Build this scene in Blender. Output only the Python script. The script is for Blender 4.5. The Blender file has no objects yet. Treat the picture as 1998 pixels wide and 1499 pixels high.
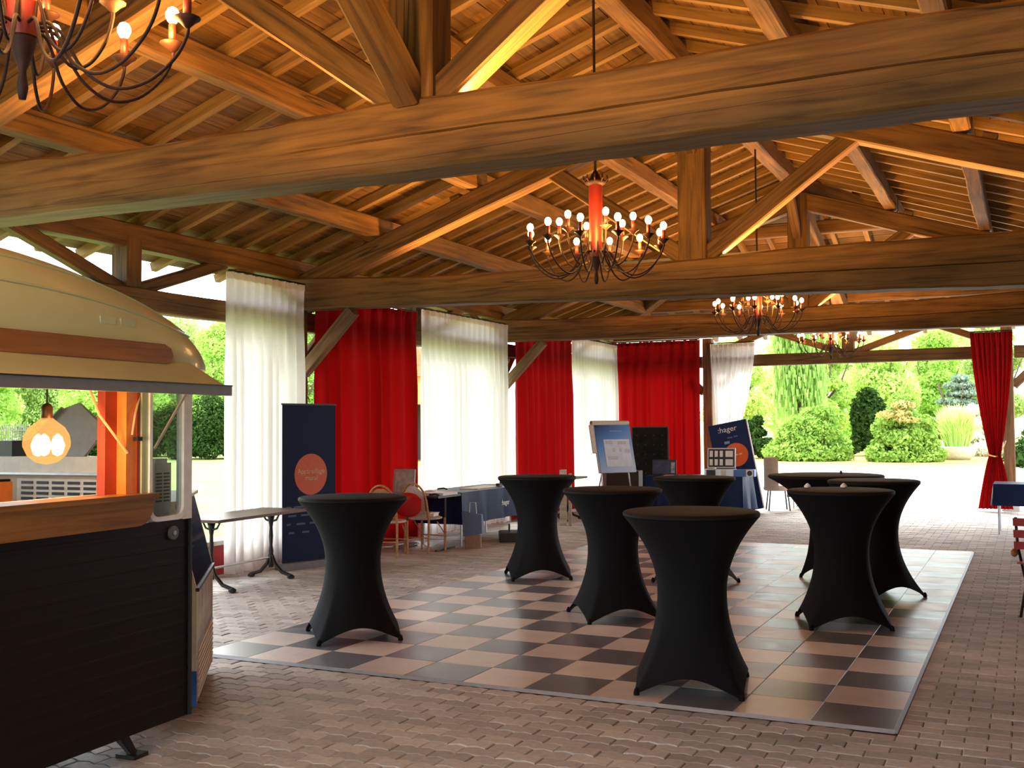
import bpy, bmesh, math, random
import numpy as np
from mathutils import Vector, Matrix
random.seed(7); np.random.seed(7)
S = bpy.context.scene
COL = S.collection
R = math.radians
PI = math.pi

# ------------------------------------------------------------------ camera, sky, exposure
F_PX, YAW, PITCH, ROLL, EYE = 2073.3, R(25.926), R(2.3284), R(-0.4405), 1.6445
def camera_axes():
    f = Vector((-math.sin(YAW) * math.cos(PITCH), math.cos(YAW) * math.cos(PITCH), math.sin(PITCH)))
    r = Vector((math.cos(YAW), math.sin(YAW), 0)); u = r.cross(f)
    return r * math.cos(ROLL) + u * math.sin(ROLL), -r * math.sin(ROLL) + u * math.cos(ROLL), f
cd = bpy.data.cameras.new('camera'); cam = bpy.data.objects.new('camera', cd); COL.objects.link(cam)
_r, _u, _f = camera_axes()
cam.matrix_world = Matrix(((_r.x, _u.x, -_f.x, 0), (_r.y, _u.y, -_f.y, 0), (_r.z, _u.z, -_f.z, EYE), (0, 0, 0, 1)))
cd.sensor_width = 36; cd.lens = F_PX / 1998 * 36; cd.clip_end = 500
S.camera = cam
def ground_at(x, y, z=0.0):            # the point of the plane z seen at a pixel
    d = _f + _r * ((x - 999) / F_PX) - _u * ((y - 749.5) / F_PX)
    t = (z - EYE) / d.z
    return Vector((d.x * t, d.y * t, z))

world = bpy.data.worlds.new('sky'); S.world = world; world.use_nodes = True
bg = world.node_tree.nodes['Background']
bg.inputs[0].default_value = (0.90, 0.96, 1.0, 1); bg.inputs[1].default_value = 6.0
sun_d = bpy.data.lights.new('hazy_sun', 'SUN'); sun_d.energy = 9.0; sun_d.angle = R(32); sun_d.color = (1, .97, .92)
sun = bpy.data.objects.new('hazy_sun', sun_d); COL.objects.link(sun)
sun.rotation_euler = Vector((-.42, .76, .56)).to_track_quat('Z', 'Y').to_euler()      # high haze, from the lawn and the garden end
S.view_settings.view_transform = 'Standard'; S.view_settings.look = 'None'
S.view_settings.gamma = 1; S.view_settings.use_curve_mapping = False
S.view_settings.exposure = 0.0
S.cycles.max_bounces = 8; S.cycles.diffuse_bounces = 4; S.cycles.sample_clamp_indirect = 6
LAMP = 380.0                            # watts of one chandelier
STRIP = 320.0                           # watts of one light strip lying on a tie beam

# ------------------------------------------------------------------ materials
MATS = {}
def new_mat(name):
    m = bpy.data.materials.new(name); m.use_nodes = True
    nt = m.node_tree; nt.nodes.clear()
    out = nt.nodes.new('ShaderNodeOutputMaterial')
    return m, nt, out
def N(nt, t, **kw):
    n = nt.nodes.new(t)
    for k, v in kw.items():
        if k.startswith('i_'):
            key = k[2:]; n.inputs[int(key) if key.isdigit() else key.replace('_', ' ')].default_value = v
        else: setattr(n, k, v)
    return n
def c4(c): return (c[0], c[1], c[2], 1)
def plain(name, col, rough=0.5, metal=0.0, var=0.08, scale=20, bump=0.0, spec=0.5, coat=0.0):
    if name in MATS: return MATS[name]
    m, nt, out = new_mat(name); L = nt.links.new
    b = N(nt, 'ShaderNodeBsdfPrincipled'); b.inputs['Roughness'].default_value = rough; b.inputs['Metallic'].default_value = metal
    b.inputs['Specular IOR Level'].default_value = spec; b.inputs['Coat Weight'].default_value = coat
    tc = N(nt, 'ShaderNodeTexCoord'); nz = N(nt, 'ShaderNodeTexNoise'); nz.inputs['Scale'].default_value = scale; nz.inputs['Detail'].default_value = 4
    L(tc.outputs['Object'], nz.inputs['Vector'])
    rp = N(nt, 'ShaderNodeValToRGB'); e = rp.color_ramp.elements
    e[0].position = .3; e[1].position = .7
    e[0].color = c4([max(0, x * (1 - var)) for x in col]); e[1].color = c4([min(1, x * (1 + var)) for x in col])
    L(nz.outputs['Fac'], rp.inputs['Fac']); L(rp.outputs['Color'], b.inputs['Base Color'])
    if bump:
        bp = N(nt, 'ShaderNodeBump'); bp.inputs['Strength'].default_value = bump; bp.inputs['Distance'].default_value = .01
        L(nz.outputs['Fac'], bp.inputs['Height']); L(bp.outputs['Normal'], b.inputs['Normal'])
    L(b.outputs['BSDF'], out.inputs['Surface']); MATS[name] = m; return m
def wood(name, dark, mid, light, rough=0.65, grain=1.0, crack=0.0, var=0.25, axis=0):
    if name in MATS: return MATS[name]
    m, nt, out = new_mat(name); L = nt.links.new
    tc = N(nt, 'ShaderNodeTexCoord'); oi = N(nt, 'ShaderNodeObjectInfo')
    cmb = N(nt, 'ShaderNodeCombineXYZ'); mul = N(nt, 'ShaderNodeMath', operation='MULTIPLY'); mul.inputs[1].default_value = 37.0
    L(oi.outputs['Random'], mul.inputs[0]); L(mul.outputs[0], cmb.inputs[0]); L(mul.outputs[0], cmb.inputs[1])
    ad = N(nt, 'ShaderNodeVectorMath', operation='ADD'); L(tc.outputs['Object'], ad.inputs[0]); L(cmb.outputs[0], ad.inputs[1])
    mp = N(nt, 'ShaderNodeMapping'); mp.inputs['Scale'].default_value = [(0.9 if q == axis else 14) * grain for q in range(3)]; L(ad.outputs[0], mp.inputs['Vector'])
    nz = N(nt, 'ShaderNodeTexNoise'); nz.inputs['Scale'].default_value = 1.6; nz.inputs['Detail'].default_value = 6; nz.inputs['Distortion'].default_value = .6
    L(mp.outputs[0], nz.inputs['Vector'])
    rp = N(nt, 'ShaderNodeValToRGB'); e = rp.color_ramp.elements
    e[0].position = .28; e[0].color = c4(dark); e[1].position = .75; e[1].color = c4(light)
    k = rp.color_ramp.elements.new(.5); k.color = c4(mid)
    L(nz.outputs['Fac'], rp.inputs['Fac'])
    # broad blotches and one tone per piece
    nb = N(nt, 'ShaderNodeTexNoise'); nb.inputs['Scale'].default_value = 1.3; nb.inputs['Detail'].default_value = 3; L(ad.outputs[0], nb.inputs['Vector'])
    mr = N(nt, 'ShaderNodeMapRange'); mr.inputs[1].default_value = .3; mr.inputs[2].default_value = .7; mr.inputs[3].default_value = 1 - var; mr.inputs[4].default_value = 1 + var
    L(nb.outputs['Fac'], mr.inputs[0])
    m2 = N(nt, 'ShaderNodeMapRange'); m2.inputs[3].default_value = 1 - var * .8; m2.inputs[4].default_value = 1 + var * .6; L(oi.outputs['Random'], m2.inputs[0])
    mm = N(nt, 'ShaderNodeMath', operation='MULTIPLY'); L(mr.outputs[0], mm.inputs[0]); L(m2.outputs[0], mm.inputs[1])
    fac = mm.outputs[0]
    if crack:
        mc = N(nt, 'ShaderNodeMapping'); mc.inputs['Scale'].default_value = (0.05, 2.2, 2.2); L(ad.outputs[0], mc.inputs['Vector'])
        nc = N(nt, 'ShaderNodeTexNoise'); nc.inputs['Scale'].default_value = 1.5; nc.inputs['Detail'].default_value = 2.5; L(mc.outputs[0], nc.inputs['Vector'])
        s1 = N(nt, 'ShaderNodeMath', operation='SUBTRACT'); s1.inputs[1].default_value = .5; L(nc.outputs['Fac'], s1.inputs[0])
        ab = N(nt, 'ShaderNodeMath', operation='ABSOLUTE'); L(s1.outputs[0], ab.inputs[0])
        cr = N(nt, 'ShaderNodeMapRange'); cr.inputs[1].default_value = 0.0; cr.inputs[2].default_value = .006; cr.inputs[3].default_value = 1 - crack; cr.inputs[4].default_value = 1
        L(ab.outputs[0], cr.inputs[0])
        m3 = N(nt, 'ShaderNodeMath', operation='MULTIPLY'); L(fac, m3.inputs[0]); L(cr.outputs[0], m3.inputs[1]); fac = m3.outputs[0]
    sc = N(nt, 'ShaderNodeVectorMath', operation='SCALE'); L(rp.outputs['Color'], sc.inputs[0]); L(fac, sc.inputs['Scale'])
    b = N(nt, 'ShaderNodeBsdfPrincipled'); b.inputs['Roughness'].default_value = rough; b.inputs['Specular IOR Level'].default_value = .3
    L(sc.outputs[0], b.inputs['Base Color'])
    bp = N(nt, 'ShaderNodeBump'); bp.inputs['Strength'].default_value = .35; bp.inputs['Distance'].default_value = .008
    L(nz.outputs['Fac'], bp.inputs['Height']); L(bp.outputs['Normal'], b.inputs['Normal'])
    L(b.outputs['BSDF'], out.inputs['Surface']); MATS[name] = m; return m
def cloth(name, col, trans, rough=0.9, tcol=None, sheen=0.0):
    if name in MATS: return MATS[name]
    m, nt, out = new_mat(name); L = nt.links.new
    tc = N(nt, 'ShaderNodeTexCoord'); nz = N(nt, 'ShaderNodeTexNoise'); nz.inputs['Scale'].default_value = 60; L(tc.outputs['Object'], nz.inputs['Vector'])
    rp = N(nt, 'ShaderNodeValToRGB'); e = rp.color_ramp.elements
    e[0].color = c4([x * .88 for x in col]); e[1].color = c4([min(1, x * 1.08) for x in col]); L(nz.outputs['Fac'], rp.inputs['Fac'])
    b = N(nt, 'ShaderNodeBsdfPrincipled'); b.inputs['Roughness'].default_value = rough; b.inputs['Specular IOR Level'].default_value = .15
    b.inputs['Sheen Weight'].default_value = sheen
    L(rp.outputs['Color'], b.inputs['Base Color'])
    if trans:
        t = N(nt, 'ShaderNodeBsdfTranslucent'); t.inputs[0].default_value = c4(tcol or col)
        mx = N(nt, 'ShaderNodeMixShader'); mx.inputs[0].default_value = trans
        L(b.outputs[0], mx.inputs[1]); L(t.outputs[0], mx.inputs[2]); L(mx.outputs[0], out.inputs['Surface'])
    else: L(b.outputs[0], out.inputs['Surface'])
    MATS[name] = m; return m
def emit(name, col, strength, sampled=False):
    if name in MATS: return MATS[name]
    m, nt, out = new_mat(name)
    e = N(nt, 'ShaderNodeEmission'); e.inputs[0].default_value = c4(col); e.inputs[1].default_value = strength
    nt.links.new(e.outputs[0], out.inputs['Surface'])
    if not sampled: m.cycles.emission_sampling = 'NONE'
    MATS[name] = m; return m
def paver_mat(name, a, b_, c, rough=.7):
    m, nt, out = new_mat(name); L = nt.links.new
    g = N(nt, 'ShaderNodeNewGeometry'); oi = N(nt, 'ShaderNodeObjectInfo')
    ad = N(nt, 'ShaderNodeMath', operation='ADD'); L(g.outputs['Random Per Island'], ad.inputs[0]); L(oi.outputs['Random'], ad.inputs[1])
    fr = N(nt, 'ShaderNodeMath', operation='FRACT'); L(ad.outputs[0], fr.inputs[0])
    rp = N(nt, 'ShaderNodeValToRGB'); e = rp.color_ramp.elements; e[0].color = c4(a); e[1].color = c4(c); k = e.new(.55); k.color = c4(b_)
    L(fr.outputs[0], rp.inputs['Fac'])
    nz = N(nt, 'ShaderNodeTexNoise'); nz.inputs['Scale'].default_value = 30; nz.inputs['Detail'].default_value = 5; L(g.outputs['Position'], nz.inputs['Vector'])
    nb = N(nt, 'ShaderNodeTexNoise'); nb.inputs['Scale'].default_value = .8; nb.inputs['Detail'].default_value = 4; L(g.outputs['Position'], nb.inputs['Vector'])
    mr = N(nt, 'ShaderNodeMapRange'); mr.inputs[3].default_value = .7; mr.inputs[4].default_value = 1.3; L(nz.outputs['Fac'], mr.inputs[0])
    mb = N(nt, 'ShaderNodeMapRange'); mb.inputs[1].default_value = .3; mb.inputs[2].default_value = .7; mb.inputs[3].default_value = .8; mb.inputs[4].default_value = 1.15; L(nb.outputs['Fac'], mb.inputs[0])
    mm = N(nt, 'ShaderNodeMath', operation='MULTIPLY'); L(mr.outputs[0], mm.inputs[0]); L(mb.outputs[0], mm.inputs[1])
    sc = N(nt, 'ShaderNodeVectorMath', operation='SCALE'); L(rp.outputs[0], sc.inputs[0]); L(mm.outputs[0], sc.inputs['Scale'])
    b = N(nt, 'ShaderNodeBsdfPrincipled'); b.inputs['Roughness'].default_value = rough; b.inputs['Specular IOR Level'].default_value = .35
    L(sc.outputs[0], b.inputs['Base Color'])
    bp = N(nt, 'ShaderNodeBump'); bp.inputs['Strength'].default_value = .4; bp.inputs['Distance'].default_value = .004; L(nz.outputs['Fac'], bp.inputs['Height']); L(bp.outputs[0], b.inputs['Normal'])
    L(b.outputs[0], out.inputs['Surface']); MATS[name] = m; return m
def tile_mat(name, a, c, rough):
    m, nt, out = new_mat(name); L = nt.links.new
    g = N(nt, 'ShaderNodeNewGeometry'); oi = N(nt, 'ShaderNodeObjectInfo')
    nz = N(nt, 'ShaderNodeTexNoise'); nz.inputs['Scale'].default_value = 5; nz.inputs['Detail'].default_value = 8; nz.inputs['Distortion'].default_value = 1.2; L(g.outputs['Position'], nz.inputs['Vector'])
    rp = N(nt, 'ShaderNodeValToRGB'); e = rp.color_ramp.elements; e[0].position = .3; e[1].position = .72; e[0].color = c4(a); e[1].color = c4(c); L(nz.outputs['Fac'], rp.inputs['Fac'])
    m2 = N(nt, 'ShaderNodeMapRange'); m2.inputs[3].default_value = .85; m2.inputs[4].default_value = 1.12; L(oi.outputs['Random'], m2.inputs[0])
    sc = N(nt, 'ShaderNodeVectorMath', operation='SCALE'); L(rp.outputs[0], sc.inputs[0]); L(m2.outputs[0], sc.inputs['Scale'])
    b = N(nt, 'ShaderNodeBsdfPrincipled'); b.inputs['Specular IOR Level'].default_value = .75
    mr = N(nt, 'ShaderNodeMapRange'); mr.inputs[3].default_value = rough * .75; mr.inputs[4].default_value = rough * 1.3; L(nz.outputs['Fac'], mr.inputs[0]); L(mr.outputs[0], b.inputs['Roughness'])
    L(sc.outputs[0], b.inputs['Base Color']); L(b.outputs[0], out.inputs['Surface']); MATS[name] = m; return m
def leaf_mat(name, a, c, trans=.45):
    m, nt, out = new_mat(name); L = nt.links.new
    g = N(nt, 'ShaderNodeNewGeometry')
    rp = N(nt, 'ShaderNodeValToRGB'); e = rp.color_ramp.elements; e[0].color = c4(a); e[1].color = c4(c); L(g.outputs['Random Per Island'], rp.inputs['Fac'])
    d = N(nt, 'ShaderNodeBsdfDiffuse'); t = N(nt, 'ShaderNodeBsdfTranslucent'); mx = N(nt, 'ShaderNodeMixShader'); mx.inputs[0].default_value = trans
    L(rp.outputs[0], d.inputs[0]); L(rp.outputs[0], t.inputs[0]); L(d.outputs[0], mx.inputs[1]); L(t.outputs[0], mx.inputs[2]); L(mx.outputs[0], out.inputs['Surface'])
    MATS[name] = m; return m
def ground_mat(name, a, c, scale=3, fine=120):
    m, nt, out = new_mat(name); L = nt.links.new
    g = N(nt, 'ShaderNodeNewGeometry')
    n1 = N(nt, 'ShaderNodeTexNoise'); n1.inputs['Scale'].default_value = scale; n1.inputs['Detail'].default_value = 8; L(g.outputs['Position'], n1.inputs['Vector'])
    rp = N(nt, 'ShaderNodeValToRGB'); e = rp.color_ramp.elements; e[0].position = .35; e[1].position = .65; e[0].color = c4(a); e[1].color = c4(c); L(n1.outputs['Fac'], rp.inputs['Fac'])
    b = N(nt, 'ShaderNodeBsdfPrincipled'); b.inputs['Roughness'].default_value = .9; b.inputs['Specular IOR Level'].default_value = .1
    n2 = N(nt, 'ShaderNodeTexNoise'); n2.inputs['Scale'].default_value = fine; L(g.outputs['Position'], n2.inputs['Vector'])
    bp = N(nt, 'ShaderNodeBump'); bp.inputs['Strength'].default_value = .4; bp.inputs['Distance'].default_value = .02; L(n2.outputs['Fac'], bp.inputs['Height']); L(bp.outputs[0], b.inputs['Normal'])
    L(rp.outputs[0], b.inputs['Base Color']); L(b.outputs[0], out.inputs['Surface']); MATS[name] = m; return m
def glass(name, tint=(.9, .95, .95), alpha=.82):
    m, nt, out = new_mat(name); L = nt.links.new
    t = N(nt, 'ShaderNodeBsdfTransparent'); t.inputs[0].default_value = c4(tint)
    g = N(nt, 'ShaderNodeBsdfGlossy'); g.inputs['Roughness'].default_value = .08; g.inputs[0].default_value = (.9, .95, 1, 1)
    mx = N(nt, 'ShaderNodeMixShader'); mx.inputs[0].default_value = 1 - alpha
    L(t.outputs[0], mx.inputs[1]); L(g.outputs[0], mx.inputs[2]); L(mx.outputs[0], out.inputs['Surface']); MATS[name] = m; return m

OAK = wood('oak_beam', (.06, .027, .007), (.148, .070, .018), (.205, .102, .028), crack=.75)
PINE = wood('pine_rafter', (.13, .066, .016), (.20, .108, .028), (.26, .148, .042), var=.2)
PLANK = wood('roof_plank', (.06, .026, .006), (.118, .055, .013), (.165, .083, .021), var=.35)
POSTW = wood('post_oak', (.10, .05, .02), (.2, .105, .045), (.27, .15, .07), crack=.5)
VARN = wood('varnished_pine', (.15, .055, .014), (.25, .10, .026), (.32, .14, .04), rough=.35, var=.15, axis=1)
REDCURT = cloth('red_velvet', (.24, .002, .003), .16, tcol=(.36, .003, .003), sheen=.0)
WHITECURT = cloth('white_voile', (.74, .69, .66), .42, tcol=(.80, .77, .74))
BLACKCOVER = cloth('black_stretch', (.0045, .0045, .0055), 0, rough=.8)
BLUECLOTH = plain('blue_plastic_cloth', (.0032, .0135, .062), .45, var=.15, scale=4, spec=.15)
NAVY = plain('navy_print', (.006, .014, .055), .6, var=.06, spec=.15)
ORANGE = plain('orange_print', (.62, .09, .012), .5)
WHITEPRINT = plain('white_print', (.78, .78, .80), .6)
PALEPRINT = plain('pale_grey_print', (.22, .29, .42), .6)
DULLBLUE = plain('dull_blue_print', (.05, .11, .26), .6)
IRON = plain('cast_iron', (.03, .028, .026), .45, .6)
BLACKM = plain('black_metal', (.012, .012, .013), .45)
STEEL = plain('brushed_steel', (.45, .46, .48), .35, .9)
GREYALU = plain('grey_aluminium', (.17, .17, .18), .5, .2)
RUST = plain('rust_red_metal', (.024, .007, .005), .6, 0, var=.3, spec=.25)
REDCANDLE = plain('red_glass_sleeve', (.16, .012, .008), .45)
BULB = emit('warm_bulb', (1.0, .66, .30), 22)
CREAM = plain('cream_paint', (.45, .48, .27), .3, var=.04, scale=3, coat=.4)
BROWN = plain('dark_brown_paint', (.0075, .0045, .004), .5, var=.15, spec=.2)
WHITEP = plain('white_paint', (.75, .73, .69), .45)
RED_P = plain('red_paint', (.33, .015, .012), .5, var=.2, scale=6)
GRANGE = plain('orange_board', (.75, .20, .035), .5, var=.1)
RATTAN = plain('rattan_cane', (.42, .22, .08), .5, var=.35, scale=40)
SEATW = plain('woven_seat', (.55, .50, .44), .7, var=.25, scale=60)
PAPER = plain('white_paper', (.8, .79, .77), .7)
GREYP = plain('grey_board', (.36, .36, .36), .6, var=.15)
BLACKP = plain('black_felt', (.009, .0075, .0065), .9, var=.5, scale=12, spec=.1)
STONE = plain('pale_stone', (.52, .50, .46), .8, var=.15, scale=8, bump=.3)
BARK = plain('tree_bark', (.10, .07, .045), .9, var=.4, scale=6, bump=.4)
GLASS = glass('window_glass'); BLUEGLASS = glass('blue_glass', (.35, .55, .85), .72)
MILKY = glass('dusty_pane', (.80, .85, .82), .84)
TERRA = plain('terracotta', (.42, .17, .085), .8, var=.35, scale=7)

# ------------------------------------------------------------------ mesh helpers
class MB:
    def __init__(s): s.v = []; s.f = []
    def add(s, vs, fs):
        o = len(s.v); s.v += [tuple(p) for p in vs]; s.f += [tuple(i + o for i in f) for f in fs]; return s
    def box(s, c, d, rz=0, rx=0, ry=0):
        m = Matrix.Rotation(rz, 3, 'Z') @ Matrix.Rotation(ry, 3, 'Y') @ Matrix.Rotation(rx, 3, 'X')
        vs = [Vector(c) + m @ Vector((x * d[0] / 2, y * d[1] / 2, z * d[2] / 2)) for x in (-1, 1) for y in (-1, 1) for z in (-1, 1)]
        return s.add(vs, [(0, 1, 3, 2), (4, 6, 7, 5), (0, 4, 5, 1), (2, 3, 7, 6), (0, 2, 6, 4), (1, 5, 7, 3)])
    def bar(s, p0, p1, w, h):
        p0 = Vector(p0); p1 = Vector(p1); x = (p1 - p0).normalized()
        up = Vector((0, 0, 1)) if abs(x.z) < .95 else Vector((0, 1, 0))
        y = up.cross(x).normalized(); z = x.cross(y)
        vs = [p + y * (a * w / 2) + z * (b * h / 2) for p in (p0, p1) for a, b in ((-1, -1), (1, -1), (1, 1), (-1, 1))]
        return s.add(vs, [(3, 2, 1, 0), (4, 5, 6, 7), (0, 1, 5, 4), (1, 2, 6, 5), (2, 3, 7, 6), (3, 0, 4, 7)])
    def tube(s, pts, r, n=8, cap=True):
        pts = [Vector(p) for p in pts]; rs = r if isinstance(r, (list, tuple)) else [r] * len(pts)
        vs = []; fs = []; prev = None
        for i, p in enumerate(pts):
            t = (pts[min(i + 1, len(pts) - 1)] - pts[max(i - 1, 0)]).normalized()
            a = prev if prev is not None else (Vector((0, 0, 1)) if abs(t.z) < .9 else Vector((1, 0, 0)))
            u = (a - t * a.dot(t)).normalized(); w = t.cross(u); prev = u
            vs += [p + (u * math.cos(2 * PI * k / n) + w * math.sin(2 * PI * k / n)) * rs[i] for k in range(n)]
        for i in range(len(pts) - 1):
            fs += [(i * n + k, i * n + (k + 1) % n, (i + 1) * n + (k + 1) % n, (i + 1) * n + k) for k in range(n)]
        if cap: fs += [tuple(range(n - 1, -1, -1)), tuple((len(pts) - 1) * n + k for k in range(n))]
        return s.add(vs, fs)
    def lathe(s, prof, n=20, c=(0, 0, 0)):
        vs = []; fs = []
        for r, z in prof: vs += [(c[0] + r * math.cos(2 * PI * k / n), c[1] + r * math.sin(2 * PI * k / n), c[2] + z) for k in range(n)]
        for i in range(len(prof) - 1): fs += [(i * n + k, i * n + (k + 1) % n, (i + 1) * n + (k + 1) % n, (i + 1) * n + k) for k in range(n)]
        fs += [tuple(range(n - 1, -1, -1)), tuple((len(prof) - 1) * n + k for k in range(n))]
        return s.add(vs, fs)
    def prism(s, poly, h0, h1, axis='z'):       # poly of 2-D points, extruded along axis
        n = len(poly)
        def P(a, b, h): return {'z': (a, b, h), 'x': (h, a, b), 'y': (a, h, b)}[axis]
        vs = [P(a, b, h0) for a, b in poly] + [P(a, b, h1) for a, b in poly]
        fs = [tuple(range(n - 1, -1, -1)), tuple(range(n, 2 * n))] + [(i, (i + 1) % n, n + (i + 1) % n, n + i) for i in range(n)]
        return s.add(vs, fs)
    def grid(s, pts, closed=False):             # pts[i][j]
        nu = len(pts); nv = len(pts[0]); vs = [p for row in pts for p in row]; fs = []
        for i in range(nu - 1):
            for j in range(nv if closed else nv - 1):
                fs.append((i * nv + j, i * nv + (j + 1) % nv, (i + 1) * nv + (j + 1) % nv, (i + 1) * nv + j))
        return s.add(vs, fs)
    def mesh(s, name, mat, smooth=False, fix=True):
        me = bpy.data.meshes.new(name); me.from_pydata(s.v, [], s.f)
        if fix:
            bm = bmesh.new(); bm.from_mesh(me); bmesh.ops.recalc_face_normals(bm, faces=bm.faces); bm.to_mesh(me); bm.free()
        if smooth:
            me.polygons.foreach_set('use_smooth', [True] * len(me.polygons))
        if mat: me.materials.append(mat)
        me.update(); return me
    def build(s, name, mat, parent=None, smooth=False, fix=True, auto=None):
        o = link(name, s.mesh(name, mat, smooth or auto is not None, fix), parent)
        if auto is not None:
            o.data.set_sharp_from_angle(angle=R(auto))
        return o
def link(name, me, parent=None, loc=None, rz=None, mat=None):
    o = bpy.data.objects.new(name, me); COL.objects.link(o)
    if parent is not None: o.parent = parent
    if loc is not None: o.location = loc
    if rz is not None: o.rotation_euler = (0, 0, rz)
    if mat is not None: o.matrix_basis = mat
    return o
def tag(o, label, cat, group=None):
    o['label'] = label; o['category'] = cat
    if group: o['group'] = group
    return o
def thing(name, label, cat, loc=(0, 0, 0), rz=0, group=None):
    o = bpy.data.objects.new(name, None); COL.objects.link(o); o.empty_display_size = .1
    o.location = loc; o.rotation_euler = (0, 0, rz); return tag(o, label, cat, group)
def struct(o): o['kind'] = 'structure'; return o
def stuff(o): o['kind'] = 'stuff'; return o
def copy_tree(o, parent=None):
    c = o.copy(); COL.objects.link(c)
    if parent is not None: c.parent = parent
    for ch in [x for x in o.children]: copy_tree(ch, c)
    return c
def local(parent, m):                  # world matrix -> basis under an unrotated / rotated root
    if parent is None: return m
    pm = Matrix.Translation(parent.location) @ parent.rotation_euler.to_matrix().to_4x4()
    return pm.inverted() @ m
def beam(name, p0, p1, w, h, mat, parent=None, rough=.005, seg=.5, chamfer=.015, h1=None, up=(0, 0, 1)):
    """a squared timber from p0 to p1 (world, centre line), its length along its own X"""
    p0 = Vector(p0); p1 = Vector(p1); x = (p1 - p0); Ln = x.length; x.normalize()
    y = Vector(up).cross(x)
    if y.length < 1e-3: y = Vector((0, 1, 0))
    y.normalize(); z = x.cross(y)
    M = Matrix(((x.x, y.x, z.x, p0.x), (x.y, y.y, z.y, p0.y), (x.z, y.z, z.z, p0.z), (0, 0, 0, 1)))
    n = max(1, int(Ln / seg)); c = min(chamfer, w * .2, h * .2); rows = []
    for i in range(n + 1):
        t = i / n; hh = h + (h1 - h) * t if h1 else h
        a = w / 2; b = hh / 2; j = lambda: random.uniform(-rough, rough)
        ring = [(-a + c, -b), (a - c, -b), (a, -b + c), (a, b - c), (a - c, b), (-a + c, b), (-a, b - c), (-a, -b + c)]
        dy, dz = j(), j()
        rows.append([(t * Ln, q[0] + dy + j() * .5, q[1] + dz + j() * .5) for q in ring])
    b_ = MB().grid(rows, True); b_.f += [tuple(range(7, -1, -1)), tuple(n * 8 + k for k in range(8))]
    return link(name, b_.mesh(name, mat, fix=False), parent, mat=local(parent, M))
def text(name, body, size, mat, parent, M, align='CENTER', extrude=.0012):
    cu = bpy.data.curves.new(name, 'FONT'); cu.body = body; cu.size = size; cu.align_x = align; cu.align_y = 'CENTER'; cu.extrude = extrude; cu.resolution_u = 3
    tmp = bpy.data.objects.new(name, cu); COL.objects.link(tmp)
    dg = bpy.context.evaluated_depsgraph_get(); me = bpy.data.meshes.new_from_object(tmp.evaluated_get(dg))
    bpy.data.objects.remove(tmp); me.materials.clear(); me.materials.append(mat)
    return link(name, me, parent, mat=M)
def face_matrix(c, right, up):         # text plane: x = right, y = up, z = out
    x = Vector(right).normalized(); y = Vector(up); y = (y - x * y.dot(x)).normalized(); z = x.cross(y)
    return Matrix(((x.x, y.x, z.x, c[0]), (x.y, y.y, z.y, c[1]), (x.z, y.z, z.z, c[2]), (0, 0, 0, 1)))

# ------------------------------------------------------------------ the hall: main dimensions
XL, XR, XC = -8.33, 2.1, -3.13         # left posts, right posts, ridge line
YN, YT, YE = -0.35, (5.25, 10.9, 16.6), 22.2
SL = 0.33                              # roof pitch
HK = 5.2 / 5.6                         # hip ends fall over 5.6 m instead of 5.2 m
def dist_ridge(x, y): return max(abs(x - XC), (y - YT[2]) * HK, (YT[0] - y) * HK)
def z_raft(d): return 5.49 - SL * d    # underside of the common rafters
OVER = 0.85

# ------------------------------------------------------------------ ground outside
GRASS = ground_mat('lawn_grass', (.20, .27, .07), (.29, .36, .11), 1.2)
DRY = ground_mat('dry_grass', (.40, .30, .08), (.55, .42, .13), .6)
PAVED = ground_mat('pale_paving', (.56, .52, .47), (.68, .64, .59), 2.5, 60)
gm = MB(); gm.add([(-160, -60, -.06), (90, -60, -.06), (90, 190, -.06), (-160, 190, -.06)], [(0, 1, 2, 3)])
struct(gm.build('ground_lawn', GRASS))
gm = MB(); pts = [(-9.4, -12), (14, -12), (22, 30), (14, 48), (-1, 46.5), (-4.8, 41), (-7.5, 40), (-10.5, 46), (-13, 44), (-12, 34), (-9.4, 28)]
gm.prism(pts, -.08, -.035); struct(gm.build('ground_driveway', PAVED))
gm = MB(); pts = [(-26, 30), (-12, 34), (-13, 44), (-10.5, 45.8), (-7.5, 39.8), (-4.8, 40.8), (-1, 46.3), (14, 47.8), (20, 70), (-30, 70)]
gm.prism(pts, -.08, -.04); struct(gm.build('ground_dry_lawn', DRY))

# ------------------------------------------------------------------ paved floor of the hall
PAV = paver_mat('brick_paver', (.34, .312, .285), (.44, .402, .365), (.53, .49, .45))
JOINT = plain('paver_joint_sand', (.13, .105, .085), .95, var=.2, scale=30)
fl = MB(); fl.box(((XL + XR) / 2, (YN + YE) / 2, -.045), (XR - XL + 1.6, YE - YN + 1.6, .07)); floor = struct(fl.build('floor', JOINT))
TS = 0.437; DX1 = -0.684; DY0 = 6.034; NX, NY = 11, 20
DX0 = DX1 - NX * TS; DY1 = DY0 + NY * TS
PL, PW = .22, .112
def paver_poly(zig):
    g = .004; L2 = PL - g; W2 = PW - g
    if not zig: return [(0, 0), (L2, 0), (L2, W2), (0, W2)]
    a = .018
    return [(0, 0), (L2 * .25, a), (L2 * .5, 0), (L2 * .75, a), (L2, 0), (L2, W2), (L2 * .75, W2 + a), (L2 * .5, W2), (L2 * .25, W2 + a), (0, W2)]
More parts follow.
